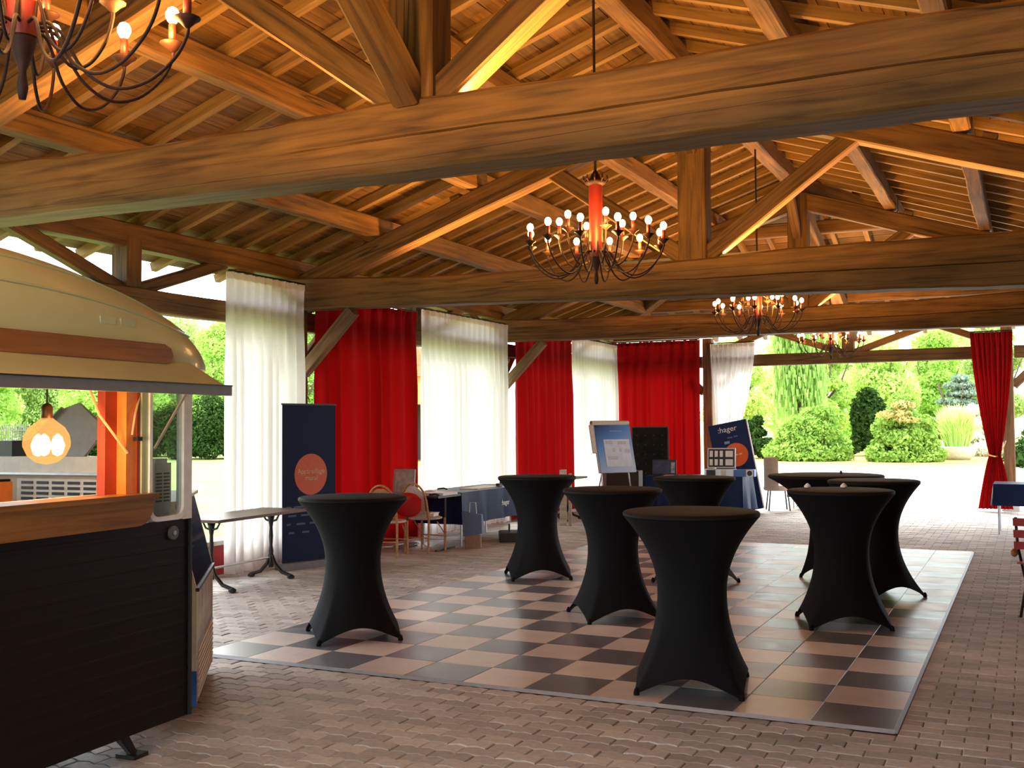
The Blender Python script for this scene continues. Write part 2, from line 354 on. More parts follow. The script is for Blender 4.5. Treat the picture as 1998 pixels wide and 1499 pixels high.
def paver_mesh(poly, h=.012):
    n = len(poly); cx = sum(p[0] for p in poly) / n; cy = sum(p[1] for p in poly) / n; b = .006
    ins = [(p[0] + (cx - p[0]) * b / max(.03, abs(p[0] - cx)) * .9, p[1] + (cy - p[1]) * b / max(.03, abs(p[1] - cy)) * .9) for p in poly]
    vs = [(x, y, -h) for x, y in poly] + [(x, y, -.004) for x, y in poly] + [(x, y, 0) for x, y in ins]
    fs = [(i, (i + 1) % n, n + (i + 1) % n, n + i) for i in range(n)] + [(n + i, n + (i + 1) % n, 2 * n + (i + 1) % n, 2 * n + i) for i in range(n)] + [tuple(range(2 * n, 3 * n))]
    return vs, fs
zv, zf = paver_mesh(paver_poly(True)); rv, rf = paver_mesh(paver_poly(False))
zme = MB().add(zv, zf).mesh('paver', PAV, fix=False); rme = MB().add(rv, rf).mesh('paver', PAV, fix=False)
cands = []; cuts = []
x_split = -1.1
ny = int((YE + .7 - YN + .7) / PW); nx = int((XR - XL + 1.4) / PL)
for j in range(ny):
    y = YN - .7 + j * PW
    for i in range(nx):
        x = XL - .7 + i * PL + (j % 2) * PL / 2
        if DX0 - .02 - PL < x < DX1 + .02 and DY0 - .02 - PW < y < DY1 + .02:
            a0, a1, b0, b1 = x, x + PL - .004, y, y + PW - .004
            if a1 > DX1 + .05: a0 = max(a0, DX1 + .016)
            elif a0 < DX0 - .05: a1 = min(a1, DX0 - .016)
            elif b1 > DY1 + .035: b0 = max(b0, DY1 + .016)
            elif b0 < DY0 - .035: b1 = min(b1, DY0 - .016)
            else: continue
            cuts.append((a0, b0, a1 - a0, b1 - b0)); continue
        cands.append((x, y))
def seen(x, y):
    d = Vector((x + .1, y + .05, 0)) - Vector((0, 0, EYE)); z = d.dot(_f)
    if z < .5: return None
    px = 999 + F_PX * d.dot(_r) / z; py = 749.5 - F_PX * d.dot(_u) / z
    return z if (-20 < px < 2010 and py < 1515 and not (px < 370 and py > 1000)) else None
vis = sorted([(seen(x, y), x, y) for x, y in cands if seen(x, y)])
near = set((x, y) for _, x, y in vis[:300])
far = MB()
for x, y in cands:
    zig = y < 9.5 and x < x_split
    dz = random.uniform(-.0025, .0025)
    if (x, y) in near:
        link('paver', zme if zig else rme, floor, loc=(x, y, dz))
    else:
        v, f = (zv, zf) if zig else (rv, rf)
        o = len(far.v); far.v += [(a + x, b + y, c + dz) for a, b, c in v]; far.f += [tuple(k + o for k in q) for q in f]
for x, y, w, d in cuts:
    v, f = paver_mesh([(0, 0), (w, 0), (w, d), (0, d)]); far.add([(a + x, b + y, c) for a, b, c in v], f)
stuff(far.build('paver_field', PAV, floor, fix=False))

# dance floor of square tiles laid on the paving
DARKT = tile_mat('dark_slate_tile', (.095, .10, .115), (.145, .15, .167), .33)
LIGHTT = tile_mat('sand_stone_tile', (.52, .435, .385), (.62, .53, .475), .36)
df = thing('dance_floor', 'large glossy chequered dance floor of dark slate and sand coloured square tiles', 'dance floor', ((DX0 + DX1) / 2, (DY0 + DY1) / 2, 0))
hx, hy = (DX1 - DX0) / 2, (DY1 - DY0) / 2
MB().box((0, 0, .004), (2 * hx, 2 * hy, .012)).build('base_panel', plain('grey_edge', (.25, .24, .23), .5), df)
def tile_mesh(mat):
    a = TS / 2 - .0015; b = a - .002
    vs = [(-a, -a, .008), (a, -a, .008), (a, a, .008), (-a, a, .008), (-a, -a, .0185), (a, -a, .0185), (a, a, .0185), (-a, a, .0185), (-b, -b, .02), (b, -b, .02), (b, b, .02), (-b, b, .02)]
    fs = [(0, 1, 5, 4), (1, 2, 6, 5), (2, 3, 7, 6), (3, 0, 4, 7), (4, 5, 9, 8), (5, 6, 10, 9), (6, 7, 11, 10), (7, 4, 8, 11), (8, 9, 10, 11)]
    return MB().add(vs, fs).mesh('floor_tile', mat, fix=False)
tmd, tml = tile_mesh(DARKT), tile_mesh(LIGHTT)
for i in range(NX):
    for j in range(NY):
        link('floor_tile', tmd if (i + j) % 2 == 0 else tml, df, loc=(hx - (i + .5) * TS, -hy + (j + .5) * TS, 0))
ALU = plain('edge_aluminium', (.30, .30, .31), .5, .4)
for s in (-1, 1):
    MB().prism([(s * hx, 0), (s * (hx + .014), 0), (s * hx, .02)], -hy, hy, 'y').build('edge_trim', ALU, df)
    MB().prism([(s * hy, 0), (s * (hy + .014), 0), (s * hy, .02)], -hx, hx, 'x').build('edge_trim', ALU, df)

# ------------------------------------------------------------------ low red walls between the posts
def low_wall(name, spans):
    m = MB(); k = MB()
    for p0, p1 in spans:
        m.bar((p0[0], p0[1], .17), (p1[0], p1[1], .17), .2, .34); k.bar((p0[0], p0[1], .365), (p1[0], p1[1], .365), .28, .05)
    w = struct(m.build(name, RED_P)); k.build('sill', STONE, w); return w
low_wall('wall_left', [((XL - .05, a + .17), (XL - .05, b - .17)) for a, b in zip(YT, YT[1:] + (YE,))])
low_wall('wall_far', [((XL + .17, YE + .05), (-6.30, YE + .05))])

WALLB = wood('wall_board', (.07, .04, .02), (.15, .085, .04), (.2, .12, .06))
wr = struct(MB().box((XR + .26, (YN + 15.9) / 2, 1.75), (.06, 15.9 - YN - .2, 3.4)).build('wall_right', WALLB))
for k in range(62):
    link('board', MB().box((0, 0, 0), (3.3, .235, .024)).mesh('board', WALLB, fix=False), wr, mat=Matrix(((0, 0, -1, XR + .218), (0, 1, 0, YN + .3 + k * .25), (1, 0, 0, 1.72), (0, 0, 0, 1))))

wm = MB()
for x0, x1 in ((XL - .1, -6.2), (-.3, XR + .1)): wm.box(((x0 + x1) / 2, YN - .22, 1.75), (x1 - x0, .06, 3.4))
wn = struct(wm.build('wall_near', WALLB))
for x0, x1 in ((XL - .1, -6.2), (-.3, XR + .1)):
    x = x0 + .12
    while x < x1 - .1:
        link('board', MB().box((0, 0, 0), (3.3, .235, .024)).mesh('board', WALLB, fix=False), wn, mat=Matrix(((0, 1, 0, x), (0, 0, 1, YN - .178), (1, 0, 0, 1.72), (0, 0, 0, 1)))); x += .25

# ------------------------------------------------------------------ roof: boards, rafters, purlins
ROOFTOP = plain('roof_underlay', (.05, .03, .02), .9)
YA, YB = YN - OVER, YE + OVER          # eave lines at both ends
DMAX = 5.2 + OVER
def slope_map(side):
    """(s along the eave, d out from the ridge, height) -> world"""
    if side == 'left':  return lambda s, d, h: Vector((XC - d, s, z_raft(d) + h))
    if side == 'right': return lambda s, d, h: Vector((XC + d, s, z_raft(d) + h))
    if side == 'far':   return lambda s, d, h: Vector((s, YT[2] + d / HK, z_raft(d) + h))
    return lambda s, d, h: Vector((s, YT[0] - d / HK, z_raft(d) + h))
def s_range(side, d):
    if side in ('left', 'right'): return YT[0] - d / HK, YT[2] + d / HK
    return XC - d, XC + d
RH, RW, PT = .10, .08, .022            # rafter depth and width, board thickness
def slope(side, name):
    f = slope_map(side); a0, a1 = s_range(side, 0); b0, b1 = s_range(side, DMAX)
    lo = [f(a0, 0, RH + PT + .03), f(a1, 0, RH + PT + .03), f(b1, DMAX, RH + PT + .03), f(b0, DMAX, RH + PT + .03)]
    hi = [p + Vector((0, 0, .06)) for p in lo]
    root = struct(MB().add(lo + hi, [(0, 1, 2, 3), (4, 7, 6, 5), (0, 4, 5, 1), (1, 5, 6, 2), (2, 6, 7, 3), (3, 7, 4, 0)]).build(name, ROOFTOP))
    # common rafters
    c0, c1 = s_range(side, DMAX); s = c0 + .3; meshes = {}
    while s < c1 - .2:
        if side in ('left', 'right'):
            d0 = max(.05, (s - YT[2]) * HK, (YT[0] - s) * HK)
        else: d0 = max(.05, abs(s - XC))
        if d0 < DMAX - .15:
            p0, p1 = f(s, d0, RH / 2), f(s, DMAX, RH / 2); Ln = (p1 - p0).length; key = round(Ln, 2)
            if key not in meshes:
                meshes[key] = MB().box((Ln / 2, 0, 0), (Ln, RW, RH)).mesh('rafter', PINE, fix=False)
            x = (p1 - p0).normalized(); y = Vector((0, 0, 1)).cross(x).normalized(); z = x.cross(y)
            link('rafter', meshes[key], root, mat=Matrix(((x.x, y.x, z.x, p0.x), (x.y, y.y, z.y, p0.y), (x.z, y.z, z.z, p0.z), (0, 0, 0, 1))))
        s += .54
    # boards across the rafters
    bw = .168; n = int(DMAX / bw)
    for k in range(n):
        d0, d1 = k * bw + .003, (k + 1) * bw - .003
        e0, e1 = s_range(side, (d0 + d1) / 2); piece = 2.7 * 1.6
        s = e0; cut = e0 + piece * random.uniform(.35, 1)
        while s < e1 - .02:
            t = min(cut, e1)
            if t - s > .08:
                o = f((s + t) / 2, (d0 + d1) / 2, RH + PT / 2 + random.uniform(0, .006)); ax = (f(t, d0, 0) - f(s, d0, 0)).normalized()
                dn = (f(s, d1, 0) - f(s, d0, 0)); dl = dn.length; dn.normalize(); z = ax.cross(dn)
                if z.z < 0: ax = -ax; z = ax.cross(dn)
                me = MB().box((0, 0, 0), (t - s - .004, dl, PT)).mesh('board', PLANK, fix=False)
                link('board', me, root, mat=Matrix(((ax.x, dn.x, z.x, o.x), (ax.y, dn.y, z.y, o.y), (ax.z, dn.z, z.z, o.z), (0, 0, 0, 1))))
            s = t; cut += piece
    # purlins under the rafters, in lengths that end on the trusses
    for d in (1.36, 2.62, 3.95):
        if side in ('left', 'right'):
            e0, e1 = s_range(side, d); cuts = [e0 + .1, YT[0] + .12, YT[1] + .12, YT[2] + .12 if d < 3 else YT[2], e1 - .1]
        else:
            e0, e1 = s_range(side, d); cuts = [e0 + .1, XC, e1 - .1]
        for q in range(len(cuts) - 1):
            if cuts[q + 1] - cuts[q] < .3: continue
            beam('purlin', f(cuts[q] + .002, d, -.11), f(cuts[q + 1] - .002, d, -.11), .17, .22, OAK, root, rough=.006)
    e0, e1 = s_range(side, 5.2)
    beam('wall_plate', f(e0, 5.2, -.13), f(e1, 5.2, -.13), .2, .25, OAK, root)
    return root
C_L = slope('left', 'ceiling_left'); C_R = slope('right', 'ceiling_right')
C_F = slope('far', 'ceiling_far'); C_N = slope('near', 'ceiling_near')
beam('ridge_purlin', (XC, YT[0] - .2, z_raft(0) - .12), (XC, YT[2] + .2, z_raft(0) - .12), .2, .26, OAK, C_L)
for (cx, cy, tx, ty, par) in ((XC, YT[2], XL - .5, YE + .55, C_F), (XC, YT[2], XR + .5, YE + .55, C_F), (XC, YT[0], XL - .5, YN - .55, C_N), (XC, YT[0], XR + .5, YN - .55, C_N)):
    d1 = 5.2 + .5
    beam('hip_rafter', (cx, cy, z_raft(0) - .13), (tx, ty, z_raft(d1) - .1), .18, .26, OAK, par)
# round clay tiles along the left and far eaves
tile = MB(); pr = []
for t in (0, .5):
    pr.append([(math.cos(a) * .1 * (1 - .12 * (1 - t * 2)), -t, math.sin(a) * .075) for a in np.linspace(0, PI, 9)] + [(math.cos(a) * .086 * (1 - .12 * (1 - t * 2)), -t, math.sin(a) * .06) for a in np.linspace(PI, 0, 9)])
tile.grid(pr, True); tile.f += [tuple(range(18)), tuple(18 + k for k in range(18))]
tme = tile.mesh('roof_tile', TERRA, smooth=True); tme.set_sharp_from_angle(angle=R(40))
def eave_tiles(side, root, a, b):
    f = slope_map(side); s = a
    while s < b:
        o = f(s, DMAX - .38, .19); dn = (f(s, 1, 0) - f(s, 0, 0)).normalized(); ax = (f(s + 1, 1, 0) - f(s, 1, 0)).normalized(); yy = -dn; z = ax.cross(yy)
        if z.z < 0: ax = -ax; z = ax.cross(yy)
        link('roof_tile', tme, root, mat=Matrix(((ax.x, yy.x, z.x, o.x), (ax.y, yy.y, z.y, o.y), (ax.z, yy.z, z.z, o.z), (0, 0, 0, 1))))
        s += .205
eave_tiles('left', C_L, 1.0, YE + .6); eave_tiles('far', C_F, XL - .5, XR + .4)

# ------------------------------------------------------------------ trusses
def tie_beam(y, prof_top, prof_bot, w, parent):
    """hand-hewn beam from wall to wall; heights given at several x"""
    x0, x1 = XL - .25, XR + .25; n = 44; rows = []
    def lerp(pr, x):
        return float(np.interp(x, [p[0] for p in pr], [p[1] for p in pr]))
    ph = random.uniform(0, 9)
    for i in range(n + 1):
        x = x0 + (x1 - x0) * i / n; t = lerp(prof_top, x) + .012 * math.sin(x * 2.1 + ph) + random.uniform(-.008, .008); b = lerp(prof_bot, x) + random.uniform(-.004, .004)
        dy = .012 * math.sin(x * .8 + ph); c = .02; a = w / 2; j = lambda: random.uniform(-.0025, .0025)
        mz = b + (t - b) * (.46 + .03 * math.sin(x * .7 + ph)); gd = .022 * min(1, max(.05, (x + 4.2) / 1.5))
        rows.append([(x, q[0] + dy + j(), q[1] + j() * .6) for q in ((-a + c, b), (a - c, b), (a, b + c), (a, (b + t) / 2), (a, t - c), (a - c, t), (-a + c, t), (-a, t - c), (-a, mz + .007), (-a + gd, mz), (-a, mz - .007), (-a, b + c))])
    m = MB().grid([[(p[0] - x0, p[1], p[2]) for p in r] for r in rows], True); m.f += [tuple(range(11, -1, -1)), tuple(n * 12 + k for k in range(12))]
    o = link('tie_beam', m.mesh('tie_beam', OAK, fix=False), parent, mat=local(parent, Matrix.Translation((x0, y, 0)))); return o
def truss(y, top, bot, w, label, half=None, lift=0.0, raft=.28):
    t = thing('roof_truss', label, 'truss', (XC, y, 0), group='timber roof trusses')
    tie_beam(y, top, bot, w, t)
    zt = float(np.interp(XC, [p[0] for p in top], [p[1] for p in top]))
    beam('king_post', (XC, y, zt - .02), (XC, y, 5.2), .24, .3, OAK, t)
    def zu(d): return 4.98 + lift - SL * d           # underside of the principal rafters
    for s in (-1, 1):
        pa = Vector((XC + s * 5.1, y, zu(5.1) + raft / 2)); pb = Vector((XC + s * .1, y, zu(.1) + raft / 2))
        beam('principal_rafter', pa, pb, .2, raft * .95, OAK, t)
        beam('strut', (XC + s * .12, y, zt + .02), (XC + s * 1.62, y, zu(1.62) + .06), .16, .18, OAK, t)
    for h in (half or ()):
        beam('strut', (XC, y + h * .12, zt + .02), (XC, y + h * 1.6, zu(1.5) + .06), .16, .18, OAK, t)
        beam('principal_rafter', (XC, y + h * 5.5, zu(5.1) + raft / 2), (XC, y + h * .1, zu(.1) + raft / 2), .2, raft * .95, OAK, t)
    # braces along the ridge
    for h in (-1, 1):
        if half and h in half: continue
        beam('ridge_brace', (XC, y + h * .1, 4.55), (XC, y + h * .8, 5.2), .12, .14, OAK, t)
    # small blocks that keep the purlins from sliding
    for s in (-1, 1):
        for d in (1.36, 2.62, 3.95):
            dd = d + .17
            beam('purlin_cleat', (XC + s * dd, y, zu(dd) + raft - .02), (XC + s * (dd + .12), y, zu(dd + .12) + raft - .02), .16, .16, OAK, t)
    return t
truss(YT[0], [(-8.6, 3.56), (-6.5, 3.53), (-4.2, 3.48), (-3.1, 3.51), (-1, 3.51), (2.4, 3.5)], [(-8.6, 3.16), (-6.5, 3.145), (-2.5, 3.10), (2.4, 3.07)], .30,
      'timber roof truss with massive tie beam next to the food trailer', half=(-1,), lift=.10)
truss(YT[1], [(-8.6, 3.54), (-6.6, 3.46), (-5.2, 3.40), (-3.4, 3.40), (0, 3.43), (2.4, 3.48)], [(-8.6, 3.15), (-5.3, 3.07), (-3, 3.0), (0, 2.91), (2.4, 2.84)], .28,
      'timber roof truss resting on the post beside the blue roll-up banner', lift=0)
truss(YT[2], [(-8.6, 3.54), (-6.1, 3.44), (-4.2, 3.42), (-2, 3.46), (2.4, 3.52)], [(-8.6, 3.14), (-4.4, 3.07), (0, 3.02), (2.4, 3.0)], .28,
      'timber roof truss standing before the hipped end with half truss behind', half=(1,))

# light strips lying on top of the tie beams, shining up into the roof
for y, zt, l in ((YT[0], 3.475, 'next to the trailer'), (YT[1], 3.385, 'between the two dance floor chandeliers'), (YT[2], 3.405, 'before the hipped end')):
    st = thing('light_strip', 'warm upward light strip on the tie beam ' + l, 'lamp', (XC, y, zt), group='light strips on the tie beams')
    MB().box((0, 0, .025), (8.0, .05, .05)).build('profile', GREYALU, st)
    ld = bpy.data.lights.new('strip_light', 'AREA'); ld.shape = 'RECTANGLE'; ld.size = 7.9; ld.size_y = .03; ld.energy = STRIP; ld.color = (1.0, .50, .135)
    lo = bpy.data.objects.new('strip_light', ld); COL.objects.link(lo); lo.parent = st; lo.location = (0, 0, .055); lo.rotation_euler = (PI, 0, 0)

# ------------------------------------------------------------------ posts and the framing between them
def post(x, y, label, braces, top=3.14, w=.2):
    t = thing('timber_post', label, 'post', (x, y, 0), group='timber posts')
    MB().box((0, 0, .06), (w + .1, w + .1, .12)).build('stone_base', STONE, t)
    beam('shaft', (x, y, .12), (x, y, top), w, w, POSTW, t, seg=.7, up=(0, 1, 0))
    for dx, dy, *rc_ in braces:
        q = rc_[0] if rc_ else .86
        beam('knee_brace', (x + dx * .1, y + dy * .1, 2.35), (x + dx * q, y + dy * q, 2.34 + (q - .1)), .13, .16, POSTW, t)
    return t
post(XL, YT[0], 'timber post of the left side next to the trailer', [(1, 0)])
post(XL, YT[1], 'timber post behind the tall blue roll-up banner', [(1, 0)])
post(XL, YT[2], 'timber post between the wide white curtain and the narrow red curtain', [(1, 0)])
post(XL, YE, 'timber corner post behind the flip chart', [], 3.5)
post(-6.13, YE, 'timber post between the red curtain and tied white curtain', [(-1, 0, .48)], 3.5)
post(-.35, YE, 'timber post holding the tied back red curtain', [(1, 0, .48)], 3.5)
post(XR, YE, 'timber corner post beyond the blue covered side table', [], 3.5)
for k, y in enumerate(YT): post(XR, y, ['timber post opposite the food trailer', 'timber post on the open side near the red chair', 'timber post on the open side near the blue covered table'][k], [(-1, 0)])
post(XL, YN, 'timber corner post behind the food trailer', [], 3.5); post(XR, YN, 'timber corner post at the near open end', [], 3.5)
def bay(p0, p1, label, full=True):
    p0 = Vector((p0[0], p0[1], 0)); p1 = Vector((p1[0], p1[1], 0)); u = (p1 - p0).normalized(); p0 = p0 + u * .125; p1 = p1 - u * .125
    c = (p0 + p1) / 2; Ln = (p1 - p0).length
    t = thing('bay_framing', label, 'wall framing', (c.x, c.y, 2.88), group='wall framing between the posts')
    Z = lambda z: Vector((0, 0, z))
    beam('rail', p0 + Z(3.0), p1 + Z(3.0), .16, .24, OAK, t)
    if full:
        beam('stud', c + Z(3.12), c + Z(3.62), .2, .24, OAK, t)
        for s in (-1, 1):
            beam('diagonal_brace', c + u * (s * .12) + Z(3.1), c + u * (s * 1.45) + Z(3.56), .12, .13, OAK, t)
            beam('diagonal_brace', c + u * (s * (Ln / 2 - .08)) + Z(3.18), c + u * (s * (Ln / 2 - 1.05)) + Z(3.56), .12, .13, OAK, t)
            beam('knee_brace', c + u * (s * (Ln / 2 - .08)) + Z(2.57), c + u * (s * (Ln / 2 - .42)) + Z(2.9), .1, .12, OAK, t)
bay((XL, YN), (XL, YT[0]), 'timber rail with braces behind the food trailer')
bay((XL, YT[0]), (XL, YT[1]), 'timber rail with stud and braces above the lawn opening')
bay((XL, YT[1]), (XL, YT[2]), 'timber rail with braces behind wide red and white curtains')
bay((XL, YT[2]), (XL, YE), 'timber rail with braces behind narrow red and white curtains')
bay((XL, YE), (-6.13, YE), 'short timber rail behind the red corner curtain', False)
bay((-6.13, YE), (-.35, YE), 'timber rail with stud and braces over the garden opening')
bay((-.35, YE), (XR, YE), 'short timber rail beside the tied red curtain', False)

# ------------------------------------------------------------------ curtains
def curtain(name, label, p0, p1, z0, z1, mat, folds, amp, tie=None, group=None, out=(1, 0), heading=True, drop=0.0):
    """hanging sheet from p0 to p1; tie = (z of tie, centre share, width share) gathers it"""
    p0 = Vector((p0[0], p0[1], 0)); p1 = Vector((p1[0], p1[1], 0)); n = Vector((out[0], out[1], 0)); W = p1 - p0
    c = (p0 + p1) / 2; t = thing(name, label, 'curtain', (c.x, c.y, z0), group=group)
    nu = folds * 10; rows = []; ph = random.uniform(0, 6)
    zs = list(np.linspace(z1, z0, 34))
    for z in zs:
        row = []; q = (z1 - z) / (z1 - z0)
        lo, hi = 0.0, 1.0; am = amp
        if tie:
            zt, ct, wt = tie
            if z > zt: k = ((z1 - z) / (z1 - zt)) ** 1.6
            else: k = 1 - .75 * ((zt - z) / (zt - z0)) ** .8
            lo = (ct - wt / 2) * k; hi = 1 + (ct + wt / 2 - 1) * k; am = amp * (1 + .5 * k)
        for i in range(nu + 1):
            s = i / nu; a = s * folds * 2 * PI + ph
            w = math.sin(a + .9 * math.sin(s * 13 + ph + q * .8)) * (.55 + .45 * math.sin(s * 7.3 + ph * 2) ** 2)
            w = w * (.35 + .65 * min(1, q * 3)) + .35 * math.sin(2 * a) * max(0, 1 - q * 5)
            p = p0 + W * (lo + (hi - lo) * s) + n * (w * am) + Vector((0, 0, z)) - Vector((c.x, c.y, z0))
            row.append(p)
        rows.append(row)
    o = MB().grid(rows).build('drape', mat, t, smooth=True, fix=False)
    if heading:
        h = []
        for z in (z1 + .005, z1 - .07):
            h.append([p + n * .006 + Vector((0, 0, z - z1)) for p in rows[0]])
        hm = MB().grid(h).build('heading_tape', mat, t, smooth=True, fix=False)
        MB().tube([p0 + Vector((0, 0, z1 + .02)) - Vector((c.x, c.y, z0)), p1 + Vector((0, 0, z1 + .02)) - Vector((c.x, c.y, z0))], .012, 6).build('curtain_rail', IRON, t)
    return t
XQ = XL + .26
G1, G2 = 'white side curtains', 'red side curtains'
curtain('white_curtain', 'sheer white curtain hanging beside the lawn opening and blue roll-up banner', (XQ, 9.32), (XQ, 10.72), .03, 3.42, WHITECURT, 9, .065, group=G1)
curtain('red_curtain', 'wide red curtain behind the roll-up banner and rattan chairs', (XQ, 10.98), (XQ, 13.42), .05, 3.33, REDCURT, 8, .085, group=G2)
curtain('white_curtain', 'wide sheer white curtain behind the long blue covered table', (XQ, 13.52), (XQ, 16.38), .05, 3.40, WHITECURT, 15, .06, group=G1)
curtain('red_curtain', 'narrow red curtain between two white curtains', (XQ, 16.75), (XQ, 19.2), .05, 3.36, REDCURT, 8, .085, group=G2)
curtain('white_curtain', 'narrow sheer white curtain behind the flip chart at the corner', (XQ, 19.3), (XQ, 21.85), .05, 3.40, WHITECURT, 16, .05, group=G1)
curtain('red_curtain', 'red curtain on the far wall behind the black display panel', (XL + .1, YE - .26), (-6.24, YE - .26), .05, 3.46, REDCURT, 8, .08, group=G2, out=(0, -1))
curtain('white_curtain', 'sheer white curtain gathered aside at the garden opening', (-6.02, YE - .22), (-5.08, YE - .22), .05, 3.36, WHITECURT, 9, .05, tie=(1.0, .3, .3), group=G1, out=(0, -1))
rc = curtain('red_curtain', 'red curtain tied back with a gold cord at the garden opening', (-.97, YE - .34), (-.24, YE - .34), .05, 3.36, REDCURT, 8, .06, tie=(1.05, .52, .28), group=G2, out=(0, -1))
cordm = plain('gold_cord', (.65, .38, .12), .5)
pts = [(-.08 + .02 + .12 * math.cos(a), .0 + .10 * math.sin(a), 1.0 + .02 * math.sin(2 * a)) for a in np.linspace(0, 2 * PI, 20)]
MB().tube(pts, .014, 6).build('tie_cord', cordm, rc)
MB().tube([(.05, .02, 1.0), (.14, .08, 1.1), (.2, .16, 1.27)], .011, 6).build('tie_cord', cordm, rc)

# ------------------------------------------------------------------ chandeliers
def spline(p, k=5):
    p = [Vector(q) for q in p]; p = [p[0] * 2 - p[1]] + p + [p[-1] * 2 - p[-2]]; out = []
    for i in range(1, len(p) - 2):
        for j in range(k):
            t = j / k; a, b, c, d = p[i - 1:i + 3]
            out.append(.5 * ((2 * b) + (c - a) * t + (2 * a - 5 * b + 4 * c - d) * t * t + (3 * b - a - 3 * c + d) * t ** 3))
    return out + [p[-2]]
def chandelier(y, label, hang):
    zc = 3.13
    t = thing('chandelier', label, 'chandelier', (XC, y, 2.8), group='candle chandeliers along the ridge'); Z = lambda z: z - 2.8
    MB().tube([(0, 0, Z(3.72)), (0, 0, Z(hang))], .012, 6).build('suspension_rod', IRON, t)
    MB().lathe([(.012, Z(2.80)), (.02, Z(2.84)), (.012, Z(2.9)), (.03, Z(2.95)), (.045, Z(3.0)), (.05, Z(3.04))], 12).build('finial', RUST, t, smooth=True)
    MB().lathe([(.05, Z(3.02)), (.056, Z(3.05)), (.056, Z(3.60)), (.05, Z(3.63))], 16).build('central_sleeve', REDCANDLE, t, auto=40)
    crown = MB().lathe([(.05, Z(3.60)), (.085, Z(3.62)), (.09, Z(3.64)), (.05, Z(3.655)), (.03, Z(3.70)), (.012, Z(3.73))], 16).build('crown', RUST, t, smooth=True)
    for k in range(10):
        a = 2 * PI * k / 10
        MB().tube([(.085 * math.cos(a), .085 * math.sin(a), Z(3.63)), (.105 * math.cos(a), .105 * math.sin(a), Z(3.65)), (.1 * math.cos(a), .1 * math.sin(a), Z(3.68))], .007, 5).build('crown_leaf', RUST, crown)
    arms = [(2 * PI * (k + .3) / 12, .55, zc) for k in range(12)] + [(2 * PI * (k + .1) / 6, .31, zc + .09) for k in range(6)]
    protos = {}
    for a, rad, zt in arms:
        if rad not in protos:
            dip = zt - .27
            cv = [(.05, 0, Z(3.06)), (rad * .22, 0, Z(zt - .08)), (rad * .36, 0, Z(dip + .06)), (rad * .55, 0, Z(dip)), (rad * .75, 0, Z(dip + .03)), (rad * .92, 0, Z(dip + .12)), (rad, 0, Z(zt - .06)), (rad, 0, Z(zt - .01))]
            arm = MB().tube(spline(cv), .0065, 6).mesh('arm', RUST, smooth=True)
            pan = MB().lathe([(.008, Z(zt - .035)), (.03, Z(zt - .012)), (.048, Z(zt)), (.048, Z(zt + .004)), (.018, Z(zt + .002))], 12, (rad, 0, 0)).mesh('drip_pan', RUST, smooth=True)
            can = MB().lathe([(.015, Z(zt + .002)), (.015, Z(zt + .075)), (.011, Z(zt + .08))], 10, (rad, 0, 0)).mesh('candle_sleeve', REDCANDLE, smooth=True)
            bul = MB().lathe([(.006, Z(zt + .075)), (.018, Z(zt + .087)), (.027, Z(zt + .105)), (.027, Z(zt + .12)), (.018, Z(zt + .138)), (.006, Z(zt + .145))], 12, (rad, 0, 0)).mesh('bulb', BULB, smooth=True)
            protos[rad] = (arm, pan, can, bul)
        ar, pa, ca, bu = protos[rad]
        o = link('arm', ar, t, rz=a)
        link('drip_pan', pa, o); link('candle_sleeve', ca, o); link('bulb', bu, o)
    # the bulbs' own light: strong upwards, weak downwards because every bulb sits on a metal drip pan
    for k in range(3):
        a = 2 * PI * (k + .5) / 3
        ld = bpy.data.lights.new('candle_light', 'SPOT'); ld.energy = LAMP / 3; ld.color = (1.0, .46, .085); ld.shadow_soft_size = .09; ld.spot_size = PI; ld.spot_blend = .06
        lo = bpy.data.objects.new('candle_light', ld); COL.objects.link(lo); lo.parent = t; lo.location = (.44 * math.cos(a), .44 * math.sin(a), Z(zc)); lo.rotation_euler = (PI, 0, 0)
    ld = bpy.data.lights.new('candle_light', 'POINT'); ld.energy = LAMP * .12; ld.color = (1.0, .5, .16); ld.shadow_soft_size = .3
    lo = bpy.data.objects.new('candle_light', ld); COL.objects.link(lo); lo.parent = t; lo.location = (0, 0, Z(zc + .12))
    return t
chandelier(2.55, 'rust red candle chandelier hanging near the food trailer', 4.3)
chandelier(8.02, 'rust red candle chandelier hanging above the dance floor', 5.26)
chandelier(13.75, 'rust red candle chandelier in the bay of the flip chart', 5.26)
chandelier(19.4, 'rust red candle chandelier in the hipped bay by the garden opening', 4.14)

